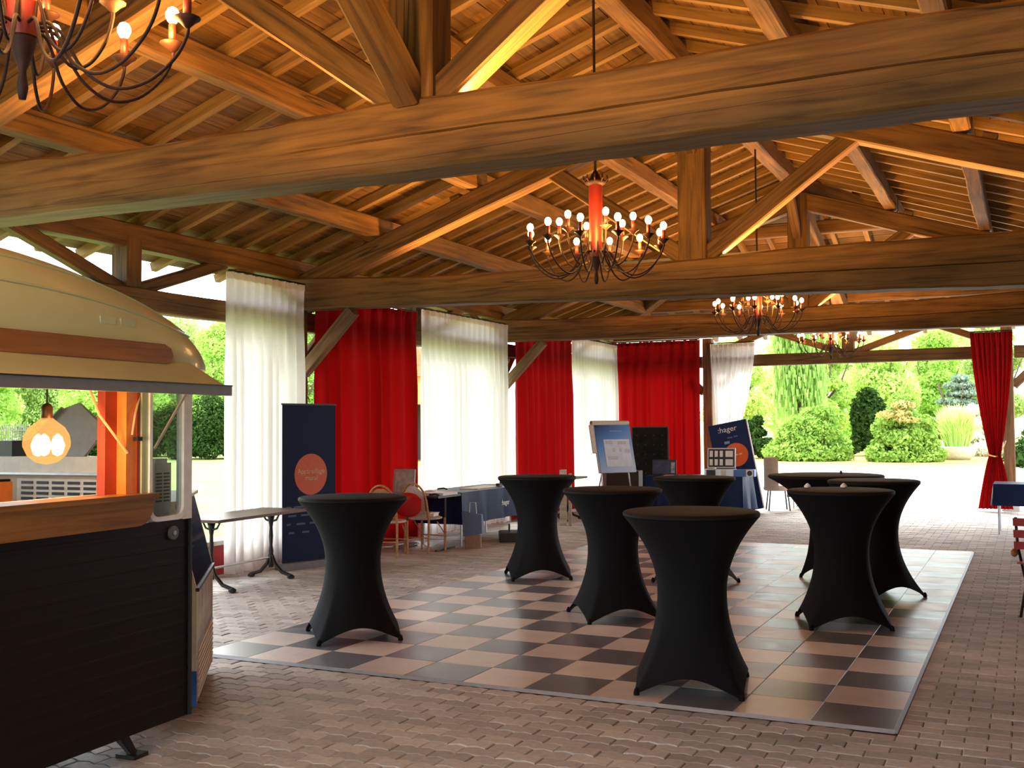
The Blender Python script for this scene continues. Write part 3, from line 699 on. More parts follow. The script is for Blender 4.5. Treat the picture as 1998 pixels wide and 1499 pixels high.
# ------------------------------------------------------------------ high tables in black stretch covers
def high_table(x, y, rot, label, rtop=.425, group='black covered high tables', rf=.45, rn=.215):
    t = thing('cocktail_table', label, 'table', (x, y, 0.02 if (DX0 < x < DX1 and DY0 < y < DY1) else 0), rot, group)
    H = 1.09; zn = .58; n = 96; rows = []
    th = [2 * PI * k / n for k in range(n)]
    def hem(a):
        ph = ((a + PI / 4) % (PI / 2)) - PI / 4; tt = abs(ph) / (PI / 4)
        chord = rf * math.cos(PI / 4) / math.cos(PI / 4 - abs(ph))
        r = chord * (1.0 + .06 * math.sin(tt * PI / 2)) + .012 * math.exp(-(tt / .12) ** 2)
        z = .115 * math.sin(min(1, tt) * PI / 2) ** .8
        return r, max(z, .0)
    N1, N2 = 16, 22
    for i in range(N1 + 1):
        v = 1 - i / N1; z = zn + (H - .03 - zn) * v
        r = rn + (rtop - rn) * v ** 2.05
        rows.append([(r * math.cos(a), r * math.sin(a), z) for a in th])
    for i in range(1, N2 + 1):
        u = i / N2; row = []
        for a in th:
            rh, zh = hem(a); z = zn + (zh - zn) * u; r = rn + (rh - rn) * (u ** 2.0)
            row.append((r * math.cos(a), r * math.sin(a), z))
        rows.append(row)
    MB().grid(rows, True).build('stretch_cover', BLACKCOVER, t, smooth=True, fix=False)
    MB().lathe([(rtop - .01, H - .034), (rtop, H - .026), (rtop + .002, H - .012), (rtop - .006, H - .002), (rtop - .02, H + .002), (.2, H + .003), (.01, H + .003)], 64).build('table_top', cloth('black_top_cloth', (.009, .008, .0075), 0, rough=.7), t, auto=40)
    for k in range(4):
        a = k * PI / 2
        MB().lathe([(.014, 0), (.019, .004), (.019, .016), (.014, .034), (.006, .045)], 10, ((rf - .01) * math.cos(a), (rf - .01) * math.sin(a), 0)).build('foot_pocket', BLACKCOVER, t, smooth=True)
        MB().tube([(q * math.cos(a), q * math.sin(a), z) for q, z in ((rf - .025, .02), (rf * .7, .12), (rf * .48, .28), (.12, .5), (.04, 1.05))], .01, 6).build('leg', BLACKM, t)
    return t
high_table(-4.81, 7.01, R(-1), 'black covered high table standing between the trailer and rattan chairs')
high_table(-4.84, 10.56, R(-12), 'black covered high table on the tile edge by the blue covered table')
high_table(-3.24, 8.62, R(-6), 'black covered high table in the middle of the dance floor')
high_table(-1.93, 6.53, R(-34), 'black covered high table at the dance floor edge facing the paving')
high_table(-3.16, 10.83, R(20), 'black covered high table in front of the display cases')
high_table(-1.41, 9.05, R(-24), 'black covered high table with two small white objects on its top')
high_table(-1.36, 10.72, R(1), 'black covered high table at the dance floor side towards the red chair')
high_table(-1.98, 11.75, R(30), 'wider black covered high table towards the garden opening', rtop=.60, rf=.30, rn=.17)
for x, y, l in ((-1.70, 9.20, 'small white crumpled napkin at the rim of a black high table'), (-1.42, 9.30, 'small white salt cellar on the middle of a black high table')):
    nk = MB().lathe([(.018, 0), (.03, .006), (.026, .02), (.012, .034), (.003, .04)], 10).build('table_item', PAPER, None, smooth=True); nk.location = (x, y, 1.113); tag(nk, l, 'tableware')
kn = MB().lathe([(.012, 0), (.014, .015), (.01, .03), (.003, .036)], 10).build('salt_shaker', BLACKM, None, smooth=True); kn.location = (-1.85, 11.95, 1.113); tag(kn, 'tiny dark knob shaped shaker on the wider black high table', 'shaker')


# ------------------------------------------------------------------ food trailer (vintage caravan), its long side to the hall
TR = (-4.07, 4.40, 0); TRZ = R(3.4)
def tw(x, y, z):                       # trailer frame -> world
    c, s_ = math.cos(TRZ), math.sin(TRZ); return Vector((TR[0] + x * c - y * s_, TR[1] + x * s_ + y * c, z))
tr = thing('food_trailer', 'vintage caravan food trailer with cream dome roof and dark brown side', 'food trailer', TR, TRZ)
prof = [(0, .13)]
for z in np.arange(.2, 1.16, .082):
    prof += [(0, z), (.0018, z + .004), (.0018, z + .02), (0, z + .024)]
prof += [(0, 1.17), (-.03, 1.17), (-.03, .13)]
MB().prism([(a, b) for a, b in prof], -3.0, 0, 'y').build('side_panel', BROWN, tr)
MB().box((.004, -.006, .65), (.022, .014, 1.04)).build('corner_trim', BLACKM, tr)
lamp = MB().tube([(0, -.14, 1.105), (.014, -.14, 1.105)], .036, 20).build('marker_rosette', plain('dull_metal', (.12, .115, .11), .5, .5), tr)
MB().tube([(.014, -.14, 1.105), (.02, -.14, 1.105)], .012, 12).build('rosette_centre', STEEL, lamp)
MB().box((-1, -1.5, .36), (1.94, 2.98, .08)).build('floor_pan', BLACKM, tr)
MB().box((-1.99, -1.5, .86), (.04, 3.0, 1.0)).build('rear_side_wall', CREAM, tr)
MB().box((-1.19, -.03, .885), (1.54, .04, 1.05)).build('end_wall', CREAM, tr)
MB().box((-.22, -.03, .76), (.38, .04, .80)).build('end_wall', CREAM, tr)
MB().box((-1.19, -.05, 1.455), (1.54, .16, .09)).build('end_sill', WHITEP, tr)
MB().box((-1.19, -.14, 1.405), (1.54, .02, .012)).build('end_sill_trim', STEEL, tr)
MB().box((-1.19, -.065, 1.2), (1.5, .03, .4)).build('end_lining', plain('tan_lining', (.62, .50, .36), .6), tr)
MB().box((-1.0, -2.98, 1.15), (1.9, .04, 1.7)).build('end_wall', CREAM, tr)
for y in (-2.94, -.05):
    MB().box((-1.97, y, 1.62), (.05, .1, .54)).build('window_post', CREAM, tr)
MB().box((-.02, -1.5, 1.945), (.04, 2.98, .11)).build('upper_side_rail', CREAM, tr)
MB().box((-1.98, -1.5, 1.945), (.04, 2.98, .11)).build('upper_side_rail', CREAM, tr)
rows = []
for y in list(np.linspace(-3.25, -1.4, 10)) + list(np.linspace(-1.25, .36, 24)):
    t = abs(y + 1.4) / (1.76 if y > -1.4 else 1.87); H = .57 * max(0.0, 1 - min(1, t) ** 2.2) ** .68
    w = 1.0 - .22 * max(0, (t - .75) / .25) ** 2
    rows.append([(-1 + w * 1.03 * a, y, 1.975 + H * max(0, 1 - abs(a) ** 6) ** .45) for a in np.sin(np.linspace(-PI / 2, PI / 2, 41))])
MB().grid(rows).build('dome_roof', CREAM, tr, smooth=True)
def dome_z(x, y):
    t = abs(y + 1.4) / (1.76 if y > -1.4 else 1.87); return 1.975 + .57 * max(0, 1 - t ** 2.2) ** .68 * max(0, 1 - abs((x + 1) / 1.03) ** 6) ** .45
for xx in (-.03, -.13):                # pressed ribs that follow the dome
    pts = [(xx, y, dome_z(xx, y) + .003) for y in np.linspace(-3.0, .02 if xx > -.1 else .1, 30)]
    MB().tube(pts, .007, 6).build('pressed_rib', CREAM, tr, smooth=True)
for k in range(2):
    y = -.62 + .14 * k; z0 = 2.18
    xx = .03 - .012
    for q in range(20):
        if dome_z(xx, y) > z0: break
        xx -= .004
    pl = MB().box((xx, y, z0), (.02, .10, .036)).build('roof_vent_plate', CREAM, tr)
poly = [(-2.9, 1.985), (-.26, 1.985), (-.225, 2.0), (-.215, 2.03), (-.23, 2.065), (-.28, 2.085), (-2.9, 2.085)]
MB().prism(poly, .03, .065, 'x').build('wood_batten', VARN, tr)
# raised flap with grey edge profile
MB().add([(.03, -2.95, 2.0), (.03, -.04, 2.0), (.27, -.05, 1.872), (.27, -2.95, 1.872), (.03, -2.95, 1.985), (.03, -.04, 1.985), (.27, -.05, 1.855), (.27, -2.95, 1.855)],
         [(0, 3, 2, 1), (4, 5, 6, 7), (0, 1, 5, 4), (1, 2, 6, 5), (2, 3, 7, 6), (3, 0, 4, 7)]).build('serving_flap', CREAM, tr)
ed = MB().box((.28, -1.49, 1.846), (.03, 2.92, .05)).build('flap_edge_profile', GREYALU, tr)
MB().box((.283, -1.49, 1.873), (.034, 2.92, .006)).build('flap_seal', BLACKM, tr)
for y in (-.30, -2.6):
    MB().tube([(.02, y, 1.55), (.25, y - .02, 1.85)], .008, 6).build('flap_strut', STEEL, tr)
# counter board with rounded end
poly = [(-2.9, 1.165), (-.44, 1.165)] + [(-.44 + .11 * math.sin(a), 1.275 - .11 * math.cos(a)) for a in np.linspace(.2, PI / 2, 8)] + [(-.33, 1.30), (-2.9, 1.30)]
MB().prism(poly, .006, .045, 'x').build('counter_apron', VARN, tr)
MB().box((-.03, -1.62, 1.312), (.20, 2.60, .026)).build('counter_ledge', VARN, tr)
MB().box((-.15, -1.62, 1.318), (.05, 2.55, .012)).build('counter_inlay', WHITEP, tr)
# end window in the side, with its frame, pane and posts
def rrect(y0, y1, z0, z1, r, n=6):
    out = []
    for cy, cz, a0 in ((y1 - r, z1 - r, 0), (y0 + r, z1 - r, PI / 2), (y0 + r, z0 + r, PI), (y1 - r, z0 + r, 1.5 * PI)):
        out += [(cy + r * math.cos(a0 + PI / 2 * k / n), cz + r * math.sin(a0 + PI / 2 * k / n)) for k in range(n + 1)]
    return out
o_, i_ = rrect(-.325, -.045, 1.172, 1.90, .06), rrect(-.305, -.065, 1.195, 1.88, .05)
fr = MB(); n_ = len(o_)
fr.grid([[(.012, a, b) for a, b in o_], [(.012, a, b) for a, b in i_], [(-.025, a, b) for a, b in i_], [(-.025, a, b) for a, b in o_], [(.012, a, b) for a, b in o_]], True)
wf = fr.build('window_frame', WHITEP, tr)
MB().prism(i_, -.008, -.004, 'x').build('window_pane', MILKY, wf)
MB().box((-.015, -.03, 1.54), (.05, .065, .74)).build('window_post', WHITEP, tr)
MB().box((-.02, -.345, 1.55), (.04, .05, .76)).build('window_post', CREAM, tr)
MB().box((-.045, -.43, 1.62), (.06, .07, .60)).build('door_post', GRANGE, tr)
MB().box((-.10, -.50, 1.62), (.05, .09, .60)).build('door_post', plain('dark_red_board', (.36, .04, .012), .5), tr)
MB().box((-.03, -.385, 1.62), (.04, .02, .60)).build('door_post', plain('dark_red_board', (.36, .04, .012), .5), tr)
MB().box((-.01, -.40, 1.60), (.05, .035, .02)).build('latch', IRON, tr)
MB().tube([(-.02, -.36, 1.84), (.0, -.42, 1.72), (.0, -.44, 1.62)], .006, 6).build('cord', plain('tan_cord', (.55, .36, .18), .7), tr)
MB().tube([(-.1, -.62, 1.84), (-.06, -.6, 1.72), (-.02, -.5, 1.58), (-.01, -.46, 1.53)], .007, 6).build('cord', MATS['tan_cord'], tr)
# running gear
for x in (-.12, -1.88):
    wh = MB().lathe([(.12, -.08), (.27, -.09), (.3, -.06), (.3, .06), (.27, .09), (.12, .08)], 28).build('wheel', plain('tyre_rubber', (.02, .02, .02), .8), tr, auto=40)
    wh.rotation_euler = (0, PI / 2, 0); wh.location = (x - (.06 if x > -1 else -.06), -1.55, .3)
lg = MB(); lg.bar((-.10, -.52, .33), (-.06, -.36, .02), .05, .03); lg.bar((-.26, -.52, .33), (-.06, -.36, .02), .04, .03); lg.box((-.06, -.36, .01), (.12, .1, .02))
lg.build('support_leg', IRON, tr)
# things in and on the trailer
def at_trailer(o, x, y, z, rz=0):
    o.location = tw(x, y, z); o.rotation_euler = (0, 0, TRZ + rz); return o
def amber_glass():
    m, nt, out = new_mat('amber_glass'); L = nt.links.new
    t = N(nt, 'ShaderNodeBsdfTransparent'); t.inputs[0].default_value = (1, .80, .48, 1); e = N(nt, 'ShaderNodeEmission'); e.inputs[0].default_value = (1, .52, .16, 1); e.inputs[1].default_value = 1.5
    mx = N(nt, 'ShaderNodeMixShader'); mx.inputs[0].default_value = .42; L(t.outputs[0], mx.inputs[1]); L(e.outputs[0], mx.inputs[2]); L(mx.outputs[0], out.inputs['Surface']); m.cycles.emission_sampling = 'NONE'; return m
pb = thing('pendant_bulb', 'big glowing amber globe bulb hanging in the trailer window', 'lamp'); at_trailer(pb, -.16, -.83, 1.59)
MB().tube([(0, 0, .18), (0, 0, .30)], .005, 6).build('cable', BLACKM, pb)
MB().lathe([(.022, .108), (.026, .115), (.026, .165), (.018, .18), (.006, .185)], 14).build('socket', plain('bronze', (.10, .035, .012), .4, .6), pb, auto=40)
MB().lathe([(.004, -.105), (.05, -.094), (.085, -.064), (.105, -.02), (.106, .0), (.1, .035), (.08, .07), (.045, .098), (.022, .118)], 24).build('globe', amber_glass(), pb, smooth=True)
for q in range(3):
    MB().lathe([(.004, -.05), (.022, -.04), (.034, 0), (.02, .04), (.004, .055)], 12, (.05 * math.cos(q * 2.1 + .5), .05 * math.sin(q * 2.1 + .5), -.015)).build('filament', BULB, pb, smooth=True)
ld = bpy.data.lights.new('globe_light', 'POINT'); ld.energy = 14; ld.color = (1, .58, .25); ld.shadow_soft_size = .11
lo = bpy.data.objects.new('globe_light', ld); COL.objects.link(lo); lo.parent = pb; lo.location = (.16, 0, -.02)
lid = thing('grill_lid', 'tilted grey metal lid standing on the trailer end sill', 'lid'); at_trailer(lid, -.86, -.05, 1.50, R(6))
poly = [(-.16, 0), (.16, 0), (.25, .1), (.24, .2), (.12, .3), (.02, .27), (-.2, .09)]
MB().prism(poly, -.012, .012, 'y').build('lid_plate', plain('dull_grey_metal', (.33, .33, .36), .45, .3), lid)
MB().tube([(-.2, -.02, .09), (0.02, -.02, .27)], .012, 8).build('lid_rim', STEEL, lid)
ub = MB().box((0, 0, .045), (.16, .30, .09)).build('dark_tray', BLACKM); at_trailer(ub, -1.3, -.05, 1.50, R(90)); tag(ub, 'low black tray on the trailer end sill', 'tray')
vg = thing('vent_grille', 'white louvred ventilation grille inside the trailer', 'vent'); at_trailer(vg, -.83, -.092, 1.245, R(-90))
MB().box((0, 0, .06), (.02, .62, .14)).build('frame', WHITEP, vg)
for i in range(5):
    for j in range(4): MB().box((.012, -.23 + i * .115, .018 + j * .03), (.006, .085, .016)).build('louvre_slot', BLACKM, vg)
ob = thing('orange_box', 'orange plastic box standing inside the trailer behind the counter', 'box'); at_trailer(ob, -.86, -.55, .40)
MB().box((0, 0, .44), (.2, .2, .88)).build('stand', plain('cabinet_tan', (.5, .38, .25), .6), ob)
MB().box((0, 0, .93), (.17, .17, .10)).build('bin', GRANGE, ob); MB().box((0, 0, .985), (.13, .18, .014)).build('lid', BROWN, ob)
ht = thing('fan_heater', 'white louvred fan heater seen through the end window', 'heater'); at_trailer(ht, -.115, -.145, .40)
MB().box((0, 0, .41), (.10, .12, .82)).build('pedestal', WHITEP, ht)
MB().box((0, 0, .945), (.11, .13, .25)).build('housing', WHITEP, ht)
MB().box((.01, .0, 1.08), (.07, .09, .025)).build('top_cap', PAPER, ht)
for i in range(2):
    for j in range(9): MB().box((.056, -.03 + i * .058, .87 + j * .018), (.004, .044, .008)).build('louvre_slot', plain('slot_grey', (.1, .1, .11), .6), ht)
# glass fronted freezer beside the trailer
FZ = Vector((-4.33, 4.74, 0)); fang = math.atan2(1.15, -.88)
fz = thing('display_freezer', 'white glass fronted display freezer standing against the trailer end', 'freezer', FZ, fang)   # local x along the front, -y front
D_ = .46; Lf = 1.2
poly = [(0, .06), (D_, .06), (D_, 1.2), (.16, 1.24), (.0, .74)]
sh = [(0, .06), (-.0, .72), (.13, 1.22), (D_, 1.22), (D_, .06)]
MB().prism([(a, b) for a, b in sh], 0, .03, 'x').build('end_panel', WHITEP, fz)
MB().prism([(a, b) for a, b in sh], Lf - .03, Lf, 'x').build('end_panel', WHITEP, fz)
MB().box((Lf / 2, .012, .56), (Lf - .06, .024, .30)).build('printed_front', plain('food_print', (.45, .43, .36), .5, var=.5, scale=5), fz)
MB().box((Lf / 2, .012, .24), (Lf - .06, .02, .34)).build('grille_panel', plain('grille_grey', (.28, .31, .36), .5), fz)
for k in range(9): MB().box((Lf / 2, -.002, .10 + k * .033), (Lf - .08, .012, .012)).build('grille_slat', WHITEP, fz)
MB().add([(.03, .005, .73), (Lf - .03, .005, .73), (Lf - .03, .125, 1.2), (.03, .125, 1.2)], [(0, 1, 2, 3)]).build('sloped_glass', BLUEGLASS, fz)
MB().box((Lf / 2, -.002, .722), (Lf, .02, .02)).build('glass_rim', BLACKM, fz)
MB().box((Lf / 2, D_ - .015, .64), (Lf - .06, .03, 1.14)).build('back_panel', plain('blue_lining', (.10, .22, .55), .4), fz)
for z in (.86, 1.02): MB().box((Lf / 2, .27, z), (Lf - .08, .3, .012)).build('shelf', WHITEP, fz)
MB().box((Lf / 2, .28, 1.222), (Lf, .36, .02)).build('top_panel', WHITEP, fz)
MB().box((.012, .03, .16), (.03, .06, .2)).build('blue_corner', plain('bright_blue', (.02, .12, .55), .4), fz)
for x in (.08, Lf - .08):
    for y in (.06, D_ - .06): MB().tube([(x - .012, y, .03), (x + .012, y, .03)], .03, 12).build('caster', BLACKM, fz)
MB().box((Lf / 2, D_ / 2, .065), (Lf - .02, D_ - .02, .02)).build('plinth', BLACKM, fz)

# ------------------------------------------------------------------ furniture along the left side
def bistro_table(x, y, rz, label, L=1.6, W=.6):
    t = thing('bistro_table', label, 'table', (x, y, 0), rz, 'cast iron bistro tables')
    MB().box((0, 0, .735), (W, L, .03)).build('table_top', wood('bistro_top', (.06, .035, .018), (.10, .06, .03), (.14, .09, .045), rough=.5, axis=1), t)
    for s in (-1, 1):
        yy = s * (L / 2 - .28)
        lg = MB().lathe([(.03, .12), (.02, .2), (.028, .3), (.018, .36), (.024, .46), (.018, .56), (.03, .64), (.045, .70)], 10, (0, yy, 0)).build('pedestal', IRON, t, smooth=True)
        for a in (-1, 1):
            MB().tube([(0, yy, .3), (a * .05, yy, .16), (a * .14, yy, .07), (a * .26, yy, .035)], [.014, .022, .022, .02], 6).build('foot', IRON, lg)
            MB().lathe([(.02, 0), (.04, .01), (.04, .03), (.015, .05)], 8, (a * .26, yy, 0)).build('foot_pad', IRON, lg)
            MB().tube([(0, yy, .62), (a * .07, yy, .64), (a * .1, yy, .69), (a * .06, yy, .715)], .012, 6).build('bracket', IRON, lg)
    MB().tube([(0, -(L / 2 - .28), .23), (0, L / 2 - .28, .23)], .012, 8).build('stretcher', STEEL, t)
    return t
bistro_table(-7.55, 8.95, R(4), 'long bistro table on cast iron feet by the white curtain')
bistro_table(-7.5, 17.3, R(0), 'bistro table on cast iron feet behind high tables near flip chart', 1.2, .6)
def banner_text_row(par, M0, z, w, mat, h=.02, x0=0):
    MB().box((x0, -.004, z), (w, .003, h)).build('text_line', mat, par)
rb = thing('rollup_banner', 'tall navy roll-up banner with orange disc in front of curtains', 'banner', (-7.76, 10.40, 0), math.atan2(.62, .16))
MB().box((0, 0, .04), (.86, .2, .08)).build('base_cassette', GREYALU, rb)
MB().box((0, 0, 1.0), (.80, .008, 1.86)).build('print_sheet', NAVY, rb)
MB().box((0, 0, 1.935), (.82, .02, .02)).build('top_bar', BLACKM, rb)
MB().tube([(0, .03, .08), (0, .03, 1.93)], .01, 6).build('support_pole', STEEL, rb)
MB().tube([(.02, -.006, 1.10), (.02, -.0045, 1.10)], .245, 40).build('orange_disc', ORANGE, rb)
TXT = plain('pale_orange_print', (.80, .50, .38), .6)
text('disc_text', 'Appareillage', .082, TXT, rb, face_matrix((.02, -.009, 1.135), (1, 0, 0), (0, 0, 1)))
text('disc_text', 'mural', .082, TXT, rb, face_matrix((.02, -.009, 1.055), (1, 0, 0), (0, 0, 1)))
for z, segs in ((.72, ((-.31, .07), (-.17, .13))), (.62, ((-.26, .12), (-.07, .12))), (.52, ((-.31, .06), (-.13, .13), (.05, .1))), (.42, ((-.27, .08), (-.06, .1)))):
    for x0, w in segs: MB().box((x0, -.005, z), (w, .002, .022)).build('print_line', DULLBLUE, rb)

def rattan_chair(x, y, rz, label):
    t = thing('rattan_chair', label, 'chair', (x, y, 0), rz, 'rattan bistro chairs')   # faces +y
    for sx in (-1, 1):
        MB().tube([(sx * .19, .19, 0), (sx * .185, .185, .44)], .015, 8).build('leg', RATTAN, t)
        MB().tube([(sx * .19, -.21, 0), (sx * .185, -.19, .44), (sx * .18, -.24, .7)], .015, 8).build('leg', RATTAN, t)
        MB().tube([(sx * .187, .19, .22), (sx * .187, 0, .4)], .008, 6).build('brace', RATTAN, t)
    MB().tube([(-.187, .187, .2), (.187, .187, .2)], .009, 6).build('stretcher', RATTAN, t)
    MB().tube([(-.187, -.2, .2), (.187, -.2, .2)], .009, 6).build('stretcher', RATTAN, t)
    MB().lathe([(.2, .43), (.225, .44), (.225, .455), (.2, .465), (.01, .467)], 20).build('seat', SEATW, t)
    arch = [(.18 * math.cos(a), -.24 - .06 * math.sin(a), .68 + .24 * math.sin(a)) for a in np.linspace(0, PI, 14)]
    b = MB().tube([(.18, -.2, .46)] + arch + [(-.18, -.2, .46)], .014, 8).build('backrest', RATTAN, t)
    rows = []
    for q in np.linspace(0, 1, 8):
        rows.append([((.16 * (1 - .0) * u) * math.sqrt(max(.02, 1 - max(0, (q - .55) / .47) ** 2)), -.215 - .075 * q, .5 + .38 * q) for u in np.linspace(-1, 1, 7)])
    MB().grid(rows).build('cane_panel', SEATW if 'papers' in label else plain('cane_brown', (.36, .20, .08), .7, var=.3, scale=60), b, fix=False)
    return t
rattan_chair(-7.45, 11.66, R(12), 'rattan chair with a dark bag on its seat beside the red cushion')
rattan_chair(-7.28, 12.30, R(-4), 'rattan chair with white papers on its seat at the black table')
cu = MB(); rows = []
for i in range(9):
    u = i / 8 * 2 - 1; rows.append([(.17 * u, .07 * math.cos(u * PI / 2) * math.cos(a), .17 * math.sin(a) * math.sqrt(max(.05, 1 - .8 * u * u))) for a in np.linspace(0, 2 * PI, 20)[:-1]])
cu.grid(rows, True); c_ = cu.build('cushion', plain('red_satin', (.55, .006, .008), .35), None, smooth=True); c_.location = (-7.28, 11.86, .645); c_.rotation_euler = (R(14), 0, R(30)); tag(c_, 'round red satin cushion leaning on a rattan chair back', 'cushion')
bg_ = MB().lathe([(.12, 0), (.15, .03), (.13, .09), (.05, .12), (.01, .12)], 12).build('bag', NAVY, None, smooth=True); bg_.location = (-7.52, 11.60, .469); tag(bg_, 'small dark blue bag lying on a rattan chair seat', 'bag')
pp = MB().box((0, 0, .02), (.28, .22, .04), R(12)).box((.02, .01, .045), (.24, .2, .012), R(-8)).build('paper_stack', PAPER); pp.location = (-7.28, 12.32, .468); tag(pp, 'white papers stacked on a rattan chair seat', 'papers')
ft = thing('folding_table', 'black folding table with thin T legs and a white tray', 'table', (-7.42, 12.55, 0), 0)
MB().box((0, 0, .725), (.75, .62, .03)).build('table_top', BLACKM, ft)
for s in (-1, 1):
    MB().tube([(s * .3, 0, .02), (s * .3, 0, .71)], .016, 8).build('leg', BLACKM, ft)
    MB().box((s * .3, 0, .012), (.03, .5, .024)).build('foot', BLACKM, ft)
wt = MB().box((0, 0, .018), (.46, .4, .036)).box((-.1, .05, .045), (.12, .2, .02), R(15)).build('document_tray', PAPER); wt.location = (-7.26, 12.54, .741); tag(wt, 'flat white document tray on the black folding table', 'tray')
for k, (x, y) in enumerate(((-7.22, 12.66), (-7.13, 12.28))):
    kk = MB().tube([(-.08, 0, .012), (0, .03, .022), (.08, -.02, .012)], .012, 6).build('cable_tool', BLACKM, None, smooth=True); kk.location = (x, y, .797 if k == 0 else .741); tag(kk, ['black cable lying on the white document tray', 'black hand tool at the edge of the black folding table'][k], 'tool')
gb = thing('sample_board', 'grey upright sample board leaning back on the black folding table', 'sample board', (-7.68, 12.42, .741), R(10))
MB().box((0, 0, .17), (.30, .05, .34), 0, R(-10)).build('panel', GREYP, gb); MB().box((.0, -.03, .17), (.24, .01, .28), 0, R(-10)).build('face', plain('mottled_face', (.45, .42, .39), .6, var=.3, scale=14), gb)
# long table under a blue cloth with a white logo
def cloth_table(name, label, x, y, L, W, drop, ends=True, rz=0, logo=None, wave=.018, group=None, top=.75):
    t = thing(name, label, 'table', (x, y, 0), rz, group)          # long side along local y, front at +x
    MB().box((0, 0, top - .025), (W - .02, L - .02, .03)).build('table_top', WHITEP, t)
    for sx in (-1, 1):
        for sy in (-1, 1): MB().tube([(sx * (W / 2 - .06), sy * (L / 2 - .1), 0), (sx * (W / 2 - .06), sy * (L / 2 - .1), top - .04)], .014, 8).build('leg', STEEL, t)
    c = MB(); a, b = W / 2, L / 2; per = []
    def edge(p0, p1, n):
        for i in range(n): per.append((p0[0] + (p1[0] - p0[0]) * i / n, p0[1] + (p1[1] - p0[1]) * i / n))
    edge((a, -b), (a, b), 40); edge((a, b), (-a, b), 16); edge((-a, b), (-a, -b), 40); edge((-a, -b), (a, -b), 16)
    rows = []; n = len(per); ph = random.uniform(0, 6)
    for q in np.linspace(0, 1, 9):
        row = []
        for i, (px, py) in enumerate(per):
            ln = math.hypot(px, py); w = wave * q * (math.sin(i * .62 + ph) + .6 * math.sin(i * 1.13 + 2 * ph)); o = .006 + .02 * q
            nxv = (1 if px >= a - 1e-6 else -1 if px <= -a + 1e-6 else 0); nyv = (1 if py >= b - 1e-6 else -1 if py <= -b + 1e-6 else 0)
            row.append((px + nxv * (o + w), py + nyv * (o + w), top - q * drop))
        rows.append(row)
    c.grid(rows, True); c.f.append(tuple(range(n - 1, -1, -1)))
    cl = c.build('tablecloth', BLUECLOTH, t, auto=50)
    if logo:
        text('cloth_logo', logo, .11, WHITEPRINT, cl, face_matrix((a + .035, .25, top - .22), (0, 1, 0), (-.04, 0, 1)))
    return t
cloth_table('display_table', 'long table under dark blue cloth with white logo by the curtain', -7.42, 13.95, 2.1, .72, .44, logo=':hager')
ls = MB().box((0, 0, .004), (.3, .9, .008), R(3)).build('leaflet_spread', PAPER); ls.location = (-7.35, 14.05, .752); tag(ls, 'white leaflets spread on the long blue covered table', 'leaflets')
bt = MB().box((0, 0, .02), (.06, .12, .04)).box((0, .05, .05), (.03, .03, .03)).build('sample_switch', BLACKM); bt.location = (-7.2, 14.35, .761); tag(bt, 'small black device on the white leaflets', 'device')
bb = thing('carry_bag', 'pale blue paper bag hanging beside the black folding table', 'bag', (-6.86, 12.86, 0), R(20))
MB().add([(-.13, -.05, .16), (.13, -.05, .2), (.16, .05, .2), (-.1, .05, .16), (-.15, -.03, .5), (.12, -.03, .46), (.13, .03, .46), (-.14, .03, .5)], [(0, 1, 2, 3), (4, 7, 6, 5), (0, 4, 5, 1), (1, 5, 6, 2), (2, 6, 7, 3), (3, 7, 4, 0)]).build('bag_body', plain('pale_blue_paper', (.10, .15, .27), .6), bb)
MB().tube([(-.05, 0, .48), (-.04, 0, .62), (.04, 0, .62), (.05, 0, .47)], .006, 6).build('handle', WHITEP, bb)
MB().box((0, 0, .09), (.22, .08, .18)).build('bag_foot', plain('brown_card', (.3, .2, .12), .7), bb)
kc = thing('tool_case', 'flat black case with a stand bracket on the paving', 'case', (-6.83, 13.92, 0), R(-62))
MB().box((0, 0, .06), (.30, .55, .12), R(90)).build('case_body', BLACKM, kc); MB().box((.0, 0, .125), (.53, .27, .01)).build('case_lid', plain('charcoal', (.02, .02, .022), .5), kc)
for s in (-1, 1): MB().tube([(s * .06, 0, .13), (s * .06, 0, .24)], .012, 8).build('bracket', BLACKM, kc)
MB().tube([(-.1, 0, .15), (.14, 0, .15)], .01, 8).build('bracket', BLACKM, kc)

# ------------------------------------------------------------------ far corner: flip chart, panels, display table
def poster_blend():
    m, nt, out = new_mat('poster_blend'); L = nt.links.new
    tc = N(nt, 'ShaderNodeTexCoord'); sx = N(nt, 'ShaderNodeSeparateXYZ'); L(tc.outputs['Generated'], sx.inputs[0])
    a = N(nt, 'ShaderNodeMath', operation='MULTIPLY'); a.inputs[1].default_value = .45; L(sx.outputs[0], a.inputs[0])
    b = N(nt, 'ShaderNodeMath', operation='SUBTRACT'); L(a.outputs[0], b.inputs[0]); L(sx.outputs[2], b.inputs[1])
    c = N(nt, 'ShaderNodeMapRange'); c.inputs[1].default_value = -1; c.inputs[2].default_value = .3; L(b.outputs[0], c.inputs[0])
    rp = N(nt, 'ShaderNodeValToRGB'); e = rp.color_ramp.elements; e[0].color = (.006, .02, .09, 1); e[1].color = (.42, .48, .60, 1); k = e.new(.4); k.color = (.09, .22, .52, 1); L(c.outputs[0], rp.inputs[0])
    p = N(nt, 'ShaderNodeBsdfPrincipled'); p.inputs['Roughness'].default_value = .5; p.inputs['Specular IOR Level'].default_value = .2; L(rp.outputs[0], p.inputs['Base Color']); L(p.outputs[0], out.inputs[0]); return m
fc = thing('flip_chart', 'flip chart easel with a blue printed poster before the curtains', 'flip chart', (-6.72, 18.0, 0), R(52))
tilt = R(-15)
def fcp(x, z, off=0): return (x, off + (z - 1.2) * .268, z)
MB().box(fcp(0, 1.26), (.76, .03, .92), 0, tilt).build('board', GREYP, fc)
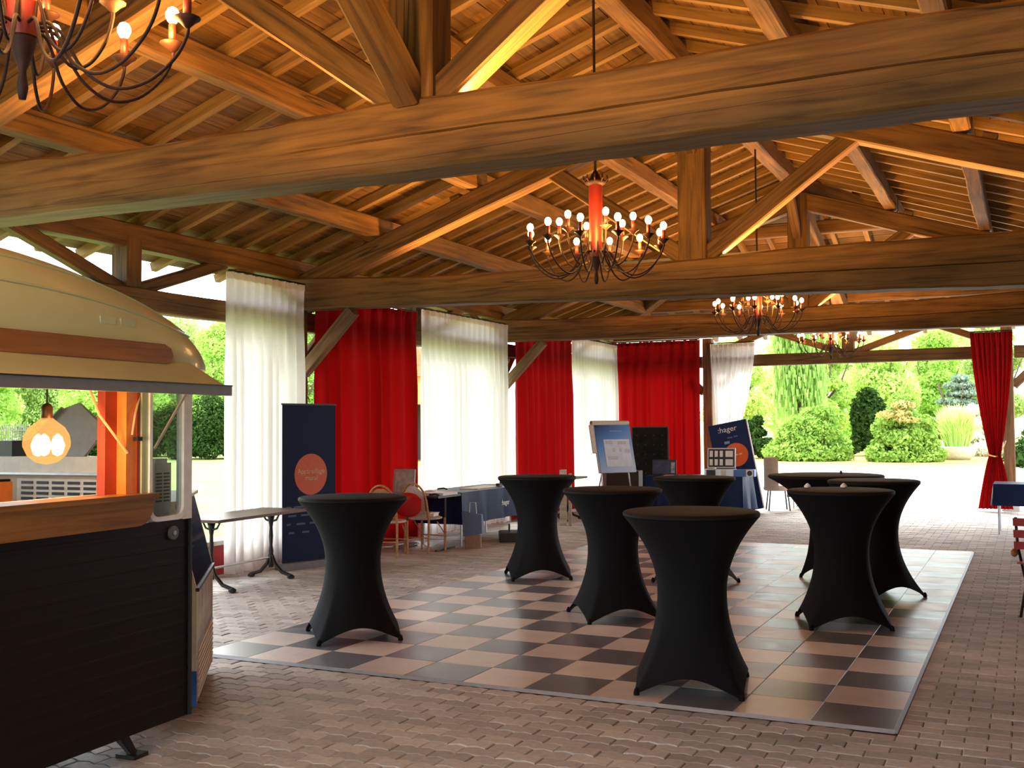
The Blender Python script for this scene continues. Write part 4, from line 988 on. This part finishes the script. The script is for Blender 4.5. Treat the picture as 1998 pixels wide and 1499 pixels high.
po = MB().box(fcp(.02, 1.25, -.022), (.74, .006, .88), 0, tilt).build('poster', poster_blend(), fc)
MB().box(fcp(.06, 1.17, -.028), (.54, .004, .50), 0, tilt).build('poster_diagram', plain('pale_diagram', (.50, .53, .62), .6, var=.12, scale=9), po)
for x, z, w in ((-.1, 1.36, .13), (.17, 1.35, .17), (-.02, 1.22, .04), (.12, 1.22, .04), (.26, 1.2, .1), (-.06, 1.08, .2)):
    MB().box(fcp(x, z, -.032), (w, .003, .06), 0, tilt).build('diagram_block', plain('diagram_grey', (.40, .40, .45), .6), po)
MB().box(fcp(.08, 1.56, -.028), (.24, .003, .012), 0, tilt).build('print_line', PALEPRINT, po)
rows = []
for x in np.linspace(-.40, .38, 12):
    rows.append([(x, .13 + .05 * math.cos(a), 1.705 + .045 * math.sin(a)) for a in np.linspace(0, 2 * PI, 14)[:-1]])
MB().grid(rows, True).build('paper_roll', plain('beige_paper', (.55, .46, .36), .7), fc, smooth=True)
MB().box(fcp(-.41, 1.42), (.06, .05, .52), 0, tilt).build('side_flap', MATS['beige_paper'], fc)
for p, q in (((-.3, -.12, 0), (-.22, .13, 1.5)), ((.36, -.12, 0), (.26, .13, 1.5)), ((0, .75, 0), (0, .15, 1.5))):
    MB().tube([p, q], .013, 8).build('leg', STEEL, fc)
sp = wood('weathered_board', (.22, .17, .13), (.36, .29, .23), (.46, .38, .31))
pb_ = thing('storage_chest', 'dark wooden chest with pale side boards under flip chart', 'chest', (-6.98, 19.25, 0), R(8))
MB().box((0, 0, .4), (.62, .4, .8)).build('body', plain('dark_chest', (.03, .018, .014), .6), pb_); MB().box((-.36, 0, .4), (.1, .36, .8)).build('side_board', sp, pb_)
fc2 = thing('wooden_plank', 'wooden board leaning against the bistro table', 'board', (-7.02, 16.45, 0), R(0))
MB().bar((0, -.1, 0), (-.08, .1, .92), .12, .025).build('plank', sp, fc2); MB().bar((.13, -.1, 0), (.05, .1, .86), .05, .02).build('batten', sp, fc2)
dp = thing('pin_board', 'tall black upholstered display panel in front of the red curtain', 'panel', (-7.2, 21.45, 0), R(3))
MB().box((0, 0, .84), (.80, .05, 1.6)).build('frame', plain('dark_brown_frame', (.035, .018, .01), .6), dp); MB().box((0, -.028, .84), (.74, .02, 1.54)).build('felt_face', BLACKP, dp)
for x in np.linspace(-.27, .27, 4):
    for z in np.linspace(.25, 1.45, 7): MB().tube([(x, -.04, z), (x, -.046, z)], .012, 8).build('button', BLACKM, dp)
for s in (-1, 1): MB().box((s * .3, 0, .02), (.06, .4, .04)).build('foot', BLACKM, dp)
cloth_table('display_table', 'table under glossy blue plastic cloth with sample cases on it', -5.38, 18.75, 1.75, .75, .60, rz=R(-90), wave=.035)
sc_ = thing('screen', 'small screen showing a blue picture on a stand of the blue table', 'screen', (-6.06, 18.85, .751), R(10))
MB().box((0, 0, .14), (.44, .02, .27), 0, R(-8)).build('bezel', BLACKM, sc_)
MB().box((-.03, -.014, .14), (.34, .004, .23), 0, R(-8)).build('display', plain('screen_navy', (.015, .03, .10), .3, var=.6, scale=8), sc_)
MB().box((.16, -.016, .13), (.07, .004, .2), 0, R(-8)).build('picture', plain('picture_pale', (.35, .38, .45), .5, var=.5, scale=14), sc_); MB().box((.15, -.02, .10), (.04, .003, .07), 0, R(-8)).build('picture', plain('picture_red', (.35, .08, .07), .5), sc_)
MB().box((0, .03, .008), (.2, .14, .016)).build('stand', BLACKM, sc_)
ca = thing('sample_case', 'open aluminium sample case with white and black switches', 'case', (-4.98, 18.72, .751), R(6))
MB().box((0, 0, .06), (.52, .34, .12)).build('case_tray', STEEL, ca); lidc = MB().box((0, .17, .31), (.50, .04, .36), 0, R(-8)).build('case_lid', STEEL, ca)
MB().box((0, .146, .31), (.46, .01, .32), 0, R(-8)).build('lid_lining', BLACKM, lidc)
for i, w in enumerate((.055, .055, .055, .13)):
    x = (-.18, -.09, 0, .14)[i]
    for z in (.235, .385): MB().box((x, .132 + (z - .31) * .14, z), (w, .012, .11), 0, R(-8)).build('switch_sample', PAPER, lidc)
MB().box((-.14, -.172, .06), (.16, .006, .1)).build('label_plate', BLACKM, ca); MB().box((.08, -.172, .06), (.09, .006, .09)).build('switch_sample', PAPER, ca)
lc = thing('blue_sample_box', 'blue box with round opening next to the sample case', 'box', (-4.5, 18.55, .751), R(4))
MB().box((0, 0, .06), (.36, .2, .12)).build('box_body', plain('mid_blue', (.05, .16, .45), .4), lc); MB().tube([(.1, -.101, .06), (.1, -.106, .06)], .045, 16).build('round_opening', BLACKM, lc); MB().box((.1, -.1, .06), (.12, .006, .115)).build('opening_frame', WHITEP, lc)
for k, x in enumerate((-5.85, -5.6)):
    f_ = MB().box((0, 0, .006), (.14, .2, .012), R(20 * k)).build('flyer', plain('flyer_pink', (.6, .35, .28), .6)); f_.location = (x, 18.45 + .03 * k, .752); tag(f_, ['pink flyer near the screen on the blue covered table', 'pink flyer near the sample case on the blue covered table'][k], 'flyer')
b2 = thing('leaning_banner', 'blue banner board with orange disc leaning behind the sample cases', 'banner', (-4.88, 20.05, 0), R(6))
tl = R(7)
M_ = Matrix.Rotation(R(-11), 4, 'Y') @ Matrix.Rotation(R(-6), 4, 'X')
def bp(m, name, mat, par=None):
    o = m.build(name, mat, par or b2); o.matrix_basis = M_; return o
sheet = bp(MB().box((0, 0, .88), (.74, .03, 1.72)), 'banner_sheet', plain('banner_blue', (.006, .02, .085), .45, var=.2, scale=2, spec=.2))
bp(MB().box((.375, 0, .88), (.02, .05, 1.72)), 'white_edge', PAPER)
bp(MB().tube([(.06, -.016, 1.10), (.06, -.021, 1.10)], .225, 40), 'orange_disc', plain('bright_orange_print', (.75, .12, .012), .5))
text('banner_logo', ':hager', .15, WHITEPRINT, b2, M_ @ face_matrix((-.02, -.018, 1.61), (1, 0, 0), (0, 0, 1)))
# lines of print too small to read in the photograph
for x0, z, w, h, m_ in ((.0, 1.445, .10, .03, DULLBLUE), (.11, 1.45, .08, .03, DULLBLUE), (-.07, 1.36, .10, .05, PALEPRINT)): bp(MB().box((x0, -.017, z), (w, .003, h)), 'print_line', m_)
for x0, w in ((-.03, .05), (.04, .07), (.12, .06)): bp(MB().box((x0 + .02, -.0225, 1.10), (w, .002, .026)), 'print_line', TXT)
bp(MB().tube([(0, .02, 1.2), (0, .5, .12)], .012, 6), 'rear_strut', STEEL)
tc_ = thing('tub_chair', 'beige shell back chair beside the blue banner', 'chair', (-4.42, 20.85, 0), R(-70))
rows = []
for z in np.linspace(.42, 1.02, 8):
    k = 1 - .35 * max(0, (z - .8) / .22) ** 2
    rows.append([(.27 * k * math.sin(a), -.26 * math.cos(a) * 1.0, z) for a in np.linspace(-1.5, 1.5, 15)])
bkm = MB().grid(rows).build('shell_back', plain('beige_fabric', (.45, .35, .27), .8), tc_, smooth=True)
MB().lathe([(.25, .38), (.27, .4), (.27, .45), (.24, .48), (.01, .48)], 20).build('seat', MATS['beige_fabric'], tc_)
for sx in (-1, 1):
    for sy in (-1, 1): MB().tube([(sx * .2, sy * .2, 0), (sx * .16, sy * .16, .39)], .014, 8).build('leg', BLACKM, tc_)
cloth_table('low_table', 'low table under a blue plastic cloth behind the beige chair', -4.0, 21.5, .55, .55, .35, rz=0, wave=.03, top=.58)

# ------------------------------------------------------------------ right side: blue covered table and red folding chair
cloth_table('side_table', 'table under a blue cloth in front of the tied red curtain', .25, 17.7, .8, 1.5, .32, wave=.02)
ch = thing('folding_chair', 'red slatted folding chair with black iron frame', 'chair', (.12, 10.25, 0), R(-12))     # faces +y, back towards -y
RSLAT = plain('red_slat', (.30, .018, .014), .45, var=.15)
for sx in (-1, 1):
    MB().tube([(sx * .21, -.2, .84), (sx * .205, -.17, .6), (sx * .20, -.05, .42), (sx * .2, .12, .2), (sx * .2, .22, 0)], .012, 8).build('leg', IRON, ch)
    MB().tube([(sx * .18, .2, .44), (sx * .18, .06, .3), (sx * .18, -.1, .16), (sx * .18, -.24, 0)], .012, 8).build('leg', IRON, ch)
for z in (.60, .70, .80): MB().box((0, -.2 + (.80 - z) * .1, z), (.46, .018, .065), 0, R(6)).build('back_slat', RSLAT, ch)
for k in range(6): MB().box((0, -.16 + k * .07, .45), (.42, .055, .016)).build('seat_slat', RSLAT, ch)
MB().tube([(-.2, .12, .2), (.2, .12, .2)], .009, 6).build('stretcher', IRON, ch); MB().tube([(-.18, -.17, .08), (.18, -.17, .08)], .009, 6).build('stretcher', IRON, ch)
hd = MB().lathe([(.012, 0), (.03, .02), (.03, .05), (.012, .07)], 8, (-.235, -.16, .5)).build('arm_knob', VARN, ch)

# ------------------------------------------------------------------ the garden
def leaves(blobs, n, size, mat, name='foliage', parent=None, flat=.0, shell=.55, up=.35, aspect=.6):
    b = np.array(blobs, float); wgt = (b[:, 3] * b[:, 4] + b[:, 3] * b[:, 5] + b[:, 4] * b[:, 5]); wgt /= wgt.sum()
    k = np.random.choice(len(b), n, p=wgt); d = np.random.normal(size=(n, 3)); d /= np.linalg.norm(d, axis=1)[:, None]
    rad = shell + (1.05 - shell) * np.random.rand(n) ** .6
    P = b[k, :3] + d * b[k, 3:6] * rad[:, None]
    nr = d + np.random.normal(size=(n, 3)) * .75; nr[:, 2] += up; nr /= np.linalg.norm(nr, axis=1)[:, None]
    t = np.cross(nr, np.random.normal(size=(n, 3))); t /= np.linalg.norm(t, axis=1)[:, None]; bt_ = np.cross(nr, t)
    s = size * (.6 + .8 * np.random.rand(n))[:, None]
    V = np.stack([P - t * s, P - bt_ * s * aspect, P + t * s, P + bt_ * s * aspect], 1).reshape(-1, 3)
    V[:, 2] = np.maximum(V[:, 2], .0)
    return quads(V, name, mat, parent)
def quads(V, name, mat, parent):
    n = len(V) // 4; me = bpy.data.meshes.new(name)
    me.vertices.add(len(V)); me.vertices.foreach_set('co', V.astype(np.float32).ravel())
    me.loops.add(n * 4); me.loops.foreach_set('vertex_index', np.arange(n * 4, dtype=np.int32))
    me.polygons.add(n); me.polygons.foreach_set('loop_start', np.arange(0, n * 4, 4, dtype=np.int32)); me.polygons.foreach_set('loop_total', np.full(n, 4, dtype=np.int32))
    me.materials.append(mat); me.update(calc_edges=True); me.validate()
    return link(name, me, parent)
L_BRIGHT = leaf_mat('bright_leaf', (.36, .56, .10), (.62, .82, .26), .55)
L_LIGHT = leaf_mat('light_leaf', (.48, .66, .16), (.72, .88, .36), .55)
L_MID = leaf_mat('mid_leaf', (.15, .30, .04), (.40, .58, .13), .4)
L_DARK = leaf_mat('dark_leaf', (.012, .03, .008), (.05, .10, .022), .2)
L_BLUE = leaf_mat('blue_green_leaf', (.12, .2, .14), (.36, .46, .36), .35)
L_WILLOW = leaf_mat('willow_leaf', (.22, .40, .08), (.46, .66, .2), .5)
L_PALE = leaf_mat('pale_flower', (.62, .66, .48), (.85, .84, .74), .4)
L_OLIVE = leaf_mat('olive_leaf', (.26, .40, .10), (.54, .68, .26), .5)
L_TAN = leaf_mat('tan_shoot', (.42, .36, .12), (.58, .48, .2), .4)
def tree(name, label, p, blobs, n, size, mat, trunk=(.18, 2.5), group=None, cat='tree', extra=None, **kw):
    t = thing(name, label, cat, (p[0], p[1], -.05), 0, group)
    leaves(blobs, n, size, mat, 'foliage', t, **kw)
    if trunk:
        r, h = trunk; tk = MB().tube([(0, 0, 0), (.1, .05, h * .5), (0, 0, h)], [r, r * .8, r * .6], 8).build('trunk', BARK, t, smooth=True)
        for a in range(5):
            an = a * 1.3; MB().tube([(0, 0, h * .75), (math.cos(an) * h * .25, math.sin(an) * h * .25, h * 1.05), (math.cos(an) * h * .42, math.sin(an) * h * .42, h * 1.5)], [r * .5, r * .35, r * .15], 6).build('branch', BARK, tk, smooth=True)
    if extra: extra(t)
    return t
def mound(w, h, k, seed, tall=1.0):
    rg = random.Random(seed); out = []
    for i in range(k):
        a = rg.uniform(0, 2 * PI); q = rg.random() ** .5; hh = h * (1 - q ** 1.7) * rg.uniform(.55, .9) + .35
        out.append((math.cos(a) * q * w * .42, math.sin(a) * q * w * .42, max(.35, hh * rg.uniform(.5, .95)), w * rg.uniform(.10, .17), w * rg.uniform(.10, .17), w * rg.uniform(.08, .13)))
    return out
def skirt(w): return [(math.cos(a) * w * .42, math.sin(a) * w * .42, .22, w * .12, w * .12, .26) for a in np.linspace(0, 2 * PI, 15)[:-1]]
def crown(w, h0, h1, k, seed):
    rg = random.Random(seed); out = []
    for i in range(k):
        a = rg.uniform(0, 2 * PI); z = rg.uniform(0, 1); q = math.sqrt(rg.random()) * math.sin(PI * (.15 + .75 * z)); r = w * rg.uniform(.13, .24)
        out.append((math.cos(a) * q * w * .4, math.sin(a) * q * w * .4, h0 + (h1 - h0) * z, r, r, r * .8))
    return out
def at(px, py): return ground_at(px, py)
p = at(1578, 897); tree('rounded_shrub', 'broad rounded green shrub in front of the weeping willow', p, mound(3.9, 3.3, 60, 1) + skirt(3.9), 28000, .085, L_MID, None, cat='shrub', shell=.35)
def tan_tips(t): leaves([(.1, -1.0, 2.55, .55, .3, .2), (-.3, -1.2, 2.15, .8, .3, .18), (.3, -1.3, 1.9, .6, .3, .12)], 500, .09, L_TAN, 'tan_shoots', t)
p = at(1765, 899); tree('pyramid_shrub', 'pyramid shaped green shrub with tan shoots beside stone planter', p, mound(3.2, 4.3, 70, 2) + skirt(3.2), 28000, .085, L_MID, None, cat='shrub', shell=.35, extra=tan_tips)
p = at(1470, 893); tree('dark_shrub', 'dark purple leaved shrub next to the blue banner', p, mound(2.4, 2.4, 26, 3), 7000, .11, L_DARK, None, cat='shrub')
p = at(1688, 890); tree('dark_conifer', 'dark conifer filling the gap between two green shrubs', (p[0], p[1] + 1.5), mound(2.2, 3.6, 34, 4) + [(0, 0, 2.2, .9, .9, 1.4)], 9000, .12, L_DARK, None, cat='conifer')
p = at(1866, 884); tree('layered_conifer', 'grey blue layered conifer behind the white flowers', (p * (65.2 / p.y))[:2], [(dx, 0, z, r_, .8, .2) for dx, z, r_ in ((.3, 4.25, .5), (.2, 3.85, .8), (.5, 3.4, 1.0), (.1, 2.95, 1.1), (.5, 2.5, 1.2), (.2, 2.0, 1.3), (.4, 1.5, 1.3))], 7000, .11, L_BLUE, (.12, 2.7), cat='conifer')
p = at(1885, 889); tree('flowering_shrub', 'white flowering shrub behind the stone planter', (p[0] + .4, p[1] + 1), mound(3.2, 3.0, 30, 6), 8000, .12, L_PALE, None, cat='shrub')
# planter bowl with ornamental grass
p = at(1868, 898) * 1.035; pl_ = thing('stone_planter', 'round pale stone planter bowl on the dry lawn', 'planter', (p[0], p[1], -.04))
MB().lathe([(.55, 0), (.75, .2), (.87, .5), (.89, .6), (.83, .62), (.78, .52), (.01, .5)], 30).build('bowl', STONE, pl_, auto=50)
gr = thing('ornamental_grass', 'fountain of fine light green grass growing in the planter', 'grass plant', (p[0], p[1], .47)); V = []
for i in range(2600):
    a = random.uniform(0, 2 * PI); r0 = random.uniform(0, .5); out = random.uniform(.15, .72); h = random.uniform(.8, 1.9) * (1.25 - .35 * out); b0 = Vector((r0 * math.cos(a), r0 * math.sin(a), 0)); dr = Vector((math.cos(a), math.sin(a), 0)); sd = Vector((-math.sin(a), math.cos(a), 0)) * .018
    m_ = b0 + dr * out * .45 + Vector((0, 0, h * .7)); e_ = b0 + dr * out + Vector((0, 0, h * .95)); V += [b0 - sd, b0 + sd, m_ + sd, m_ - sd, m_ - sd, m_ + sd, e_ + sd * .3, e_ - sd * .3]
stuff(quads(np.array([list(v) for v in V]), 'grass_blades', L_LIGHT, gr))
# weeping willow: strands that fall almost straight down
p = at(1546, 893); wl = thing('weeping_willow', 'weeping willow with long hanging strands behind the shrubs', 'tree', (p[0], p[1] + 2, -.05))
MB().tube([(0, 0, 0), (.2, .1, 4), (0, 0, 8)], [.35, .28, .12], 8).build('trunk', BARK, wl, smooth=True)
V = []
for i in range(420):
    a = random.uniform(0, 2 * PI); r0 = 1.3 * math.sqrt(random.random()); x, y = r0 * math.cos(a), r0 * math.sin(a); top = 8.6 - r0 * 1.2 + random.uniform(-.6, .6); bot = random.uniform(1.8, 4.2)
    z = top
    while z > bot:
        tx = np.random.normal(size=2) * .1; s = .06; an = random.uniform(0, PI); ax, ay = math.cos(an) * s, math.sin(an) * s
        V += [(x + tx[0] - ax, y + tx[1] - ay, z), (x + tx[0] + ax, y + tx[1] + ay, z - .03), (x + tx[0] * 1.2 + ax * .3, y + tx[1] * 1.2 + ay * .3, z - .42), (x + tx[0] - ax * .6, y + tx[1] - ay * .6, z - .36)]
        z -= random.uniform(.22, .4)
quads(np.array(V), 'hanging_strands', L_WILLOW, wl)
# tall light trees behind
def at_depth(px, z):                   # a spot on the ground in the direction of a pixel column, z metres into the picture
    g = ground_at(px, 900); d = Vector((g.x, g.y, 0)); k_ = z / d.dot(Vector((_f.x, _f.y, 0)).normalized()); return d * k_
def spread(half): return (half - .16) / .64          # crown() size whose leaves stay within half a width
k = 0
for px, y_, half, h0, h1, mat, lab in ((1440, 66, 3.0, 1.2, 6.6, L_LIGHT, 'pale green tree behind the tied white curtain'), (1610, 66.5, 2.3, 1.5, 7.0, L_BRIGHT, 'bright green tree with thin bare branches beside the willow'), (1725, 72, 3.2, .8, 7.2, L_LIGHT, 'tall light green tree behind the pyramid shaped shrub'),
                                    (1830, 77.5, 2.8, .6, 7.8, L_BRIGHT, 'tall bright green tree behind the grey blue conifer'), (1945, 71.5, 2.8, 1.2, 7.2, L_OLIVE, 'olive green tree behind the tied red curtain'), (1540, 82, 4.2, 1.5, 8.2, L_LIGHT, 'wide light green tree far behind the weeping willow'), (1680, 89, 3.9, .6, 8.8, L_BRIGHT, 'wide bright green tree far behind the dark conifer'), (1860, 96, 5.3, .6, 9.0, L_LIGHT, 'wide light green tree far behind the stone planter')):
    g_ = ground_at(px, 900); p = g_ * (y_ / g_.y); tree('garden_tree', lab, (p[0], p[1]), crown(spread(half), h0, h1, 46, 20 + k), 30000, .105, mat, (.16, 4.0), group='trees beyond the dry lawn'); k += 1
p = at(1992, 905); tree('dark_hedge', 'dark evergreen hedge beyond the tied red curtain post', (p[0] + 2.4, p[1] - 3), mound(5.5, 4.2, 40, 40), 12000, .12, L_DARK, None, cat='hedge')
ut = thing('utility_box', 'dark grey metal utility box beside the drive', 'utility box', (2.05, 36.5, -.035)); MB().box((0, 0, .55), (2.2, .8, 1.1)).build('cabinet', plain('dark_grey_paint', (.03, .032, .035), .5), ut); MB().box((-.6, -.41, .75), (.5, .02, .35)).build('notice_plate', PALEPRINT, ut); MB().box((0, 0, 1.12), (2.3, .9, .05)).build('cabinet_top', BLACKM, ut)
# lawn side
k = 0
for px, z_, half, h0, h1, mat, n, sz, lab in ((-60, 79, 4.9, 1, 9.6, L_BRIGHT, 38000, .13, 'broad bright tree behind the iron fence'), (75, 91, 5.5, 1, 11, L_OLIVE, 40000, .13, 'olive green tree behind the trailer roof'), (205, 79, 4.9, 1, 9.2, L_BRIGHT, 38000, .13, 'bright green tree seen through the trailer windows'),
                                     (330, 91, 5.4, .5, 10.2, L_OLIVE, 40000, .13, 'tall olive tree beside the dark evergreen'), (425, 79, 3.4, 1, 9.0, L_BRIGHT, 30000, .12, 'tall bright tree behind the dark evergreen shrub'), (585, 79, 2.5, 0, 12, L_MID, 20000, .13, 'mid green tree glimpsed beside the roll-up banner post'), (700, 86, 4.0, 0, 10, L_OLIVE, 20000, .14, 'olive tree behind the wide red curtain')):
    p = at_depth(px, z_); tree('lawn_tree', lab, (p[0], p[1]), crown(spread(half), h0, h1, 50, 60 + k), n, sz, mat, (.25, 4.5), group='trees at the far edge of the lawn'); k += 1
for px, z_, w, h, lab in ((408, 62, 5.0, 4.3, 'dark evergreen shrub at the edge of the lawn by the white curtain'), (330, 68.2, 4.5, 3.8, 'dark evergreen shrub seen through the trailer end window'), (170, 65, 5, 2.6, 'low dark shrub seen through the trailer serving window')):
    p = at_depth(px, z_); tree('evergreen_shrub', lab, p, mound(w, h, 40, int(px)) + [(0, 0, h * .45, w * .36, w * .36, h * .42)], 22000, .085, L_DARK, None, cat='shrub', group='dark evergreen shrubs by the lawn')
f0, f1 = at(-40, 889), at(58, 889); fe = thing('iron_fence', 'old iron picket fence at the far edge of the lawn', 'fence', ((f0 + f1) / 2)); u = (f1 - f0); Ln = u.length; u.normalize(); o_ = -(f1 - f0) / 2
pk = MB().tube([(0, 0, 0), (0, 0, 2.0), (0, 0, 2.15)], [.03, .03, .005], 6).mesh('picket', plain('grey_iron', (.16, .14, .13), .6), smooth=True)
for i in range(24): link('picket', pk, fe, loc=o_ + u * (Ln * i / 23))
for z in (.35, 1.7): MB().bar(o_ + Vector((0, 0, z)), o_ + u * Ln + Vector((0, 0, z)), .04, .06).build('fence_rail', MATS['grey_iron'], fe)
hp = at(806, 884); hs = thing('garden_house', 'small ochre garden house glimpsed between red and white curtains', 'house', (hp[0] * .8, hp[1] * .8, -.05), R(30))
OCH = plain('ochre_render', (.62, .30, .10), .8); MB().box((0, 0, 3.6), (7, 5, 1.4)).build('upper_wall', OCH, hs)
for s in (-1, 1): MB().box((s * 3.0, 0, 1.45), (1, 5, 2.9)).build('side_wall', OCH, hs)
MB().box((0, .6, 1.45), (5, .2, 2.9)).build('veranda_shade', plain('veranda_shade_dark', (.03, .025, .02), .6), hs)  # dark panel, its colour stands in for the shade inside the open veranda
MB().prism([(-3.9, 4.3), (3.9, 4.3), (0, 5.9)], -2.9, 2.9, 'y').build('roof', TERRA, hs)
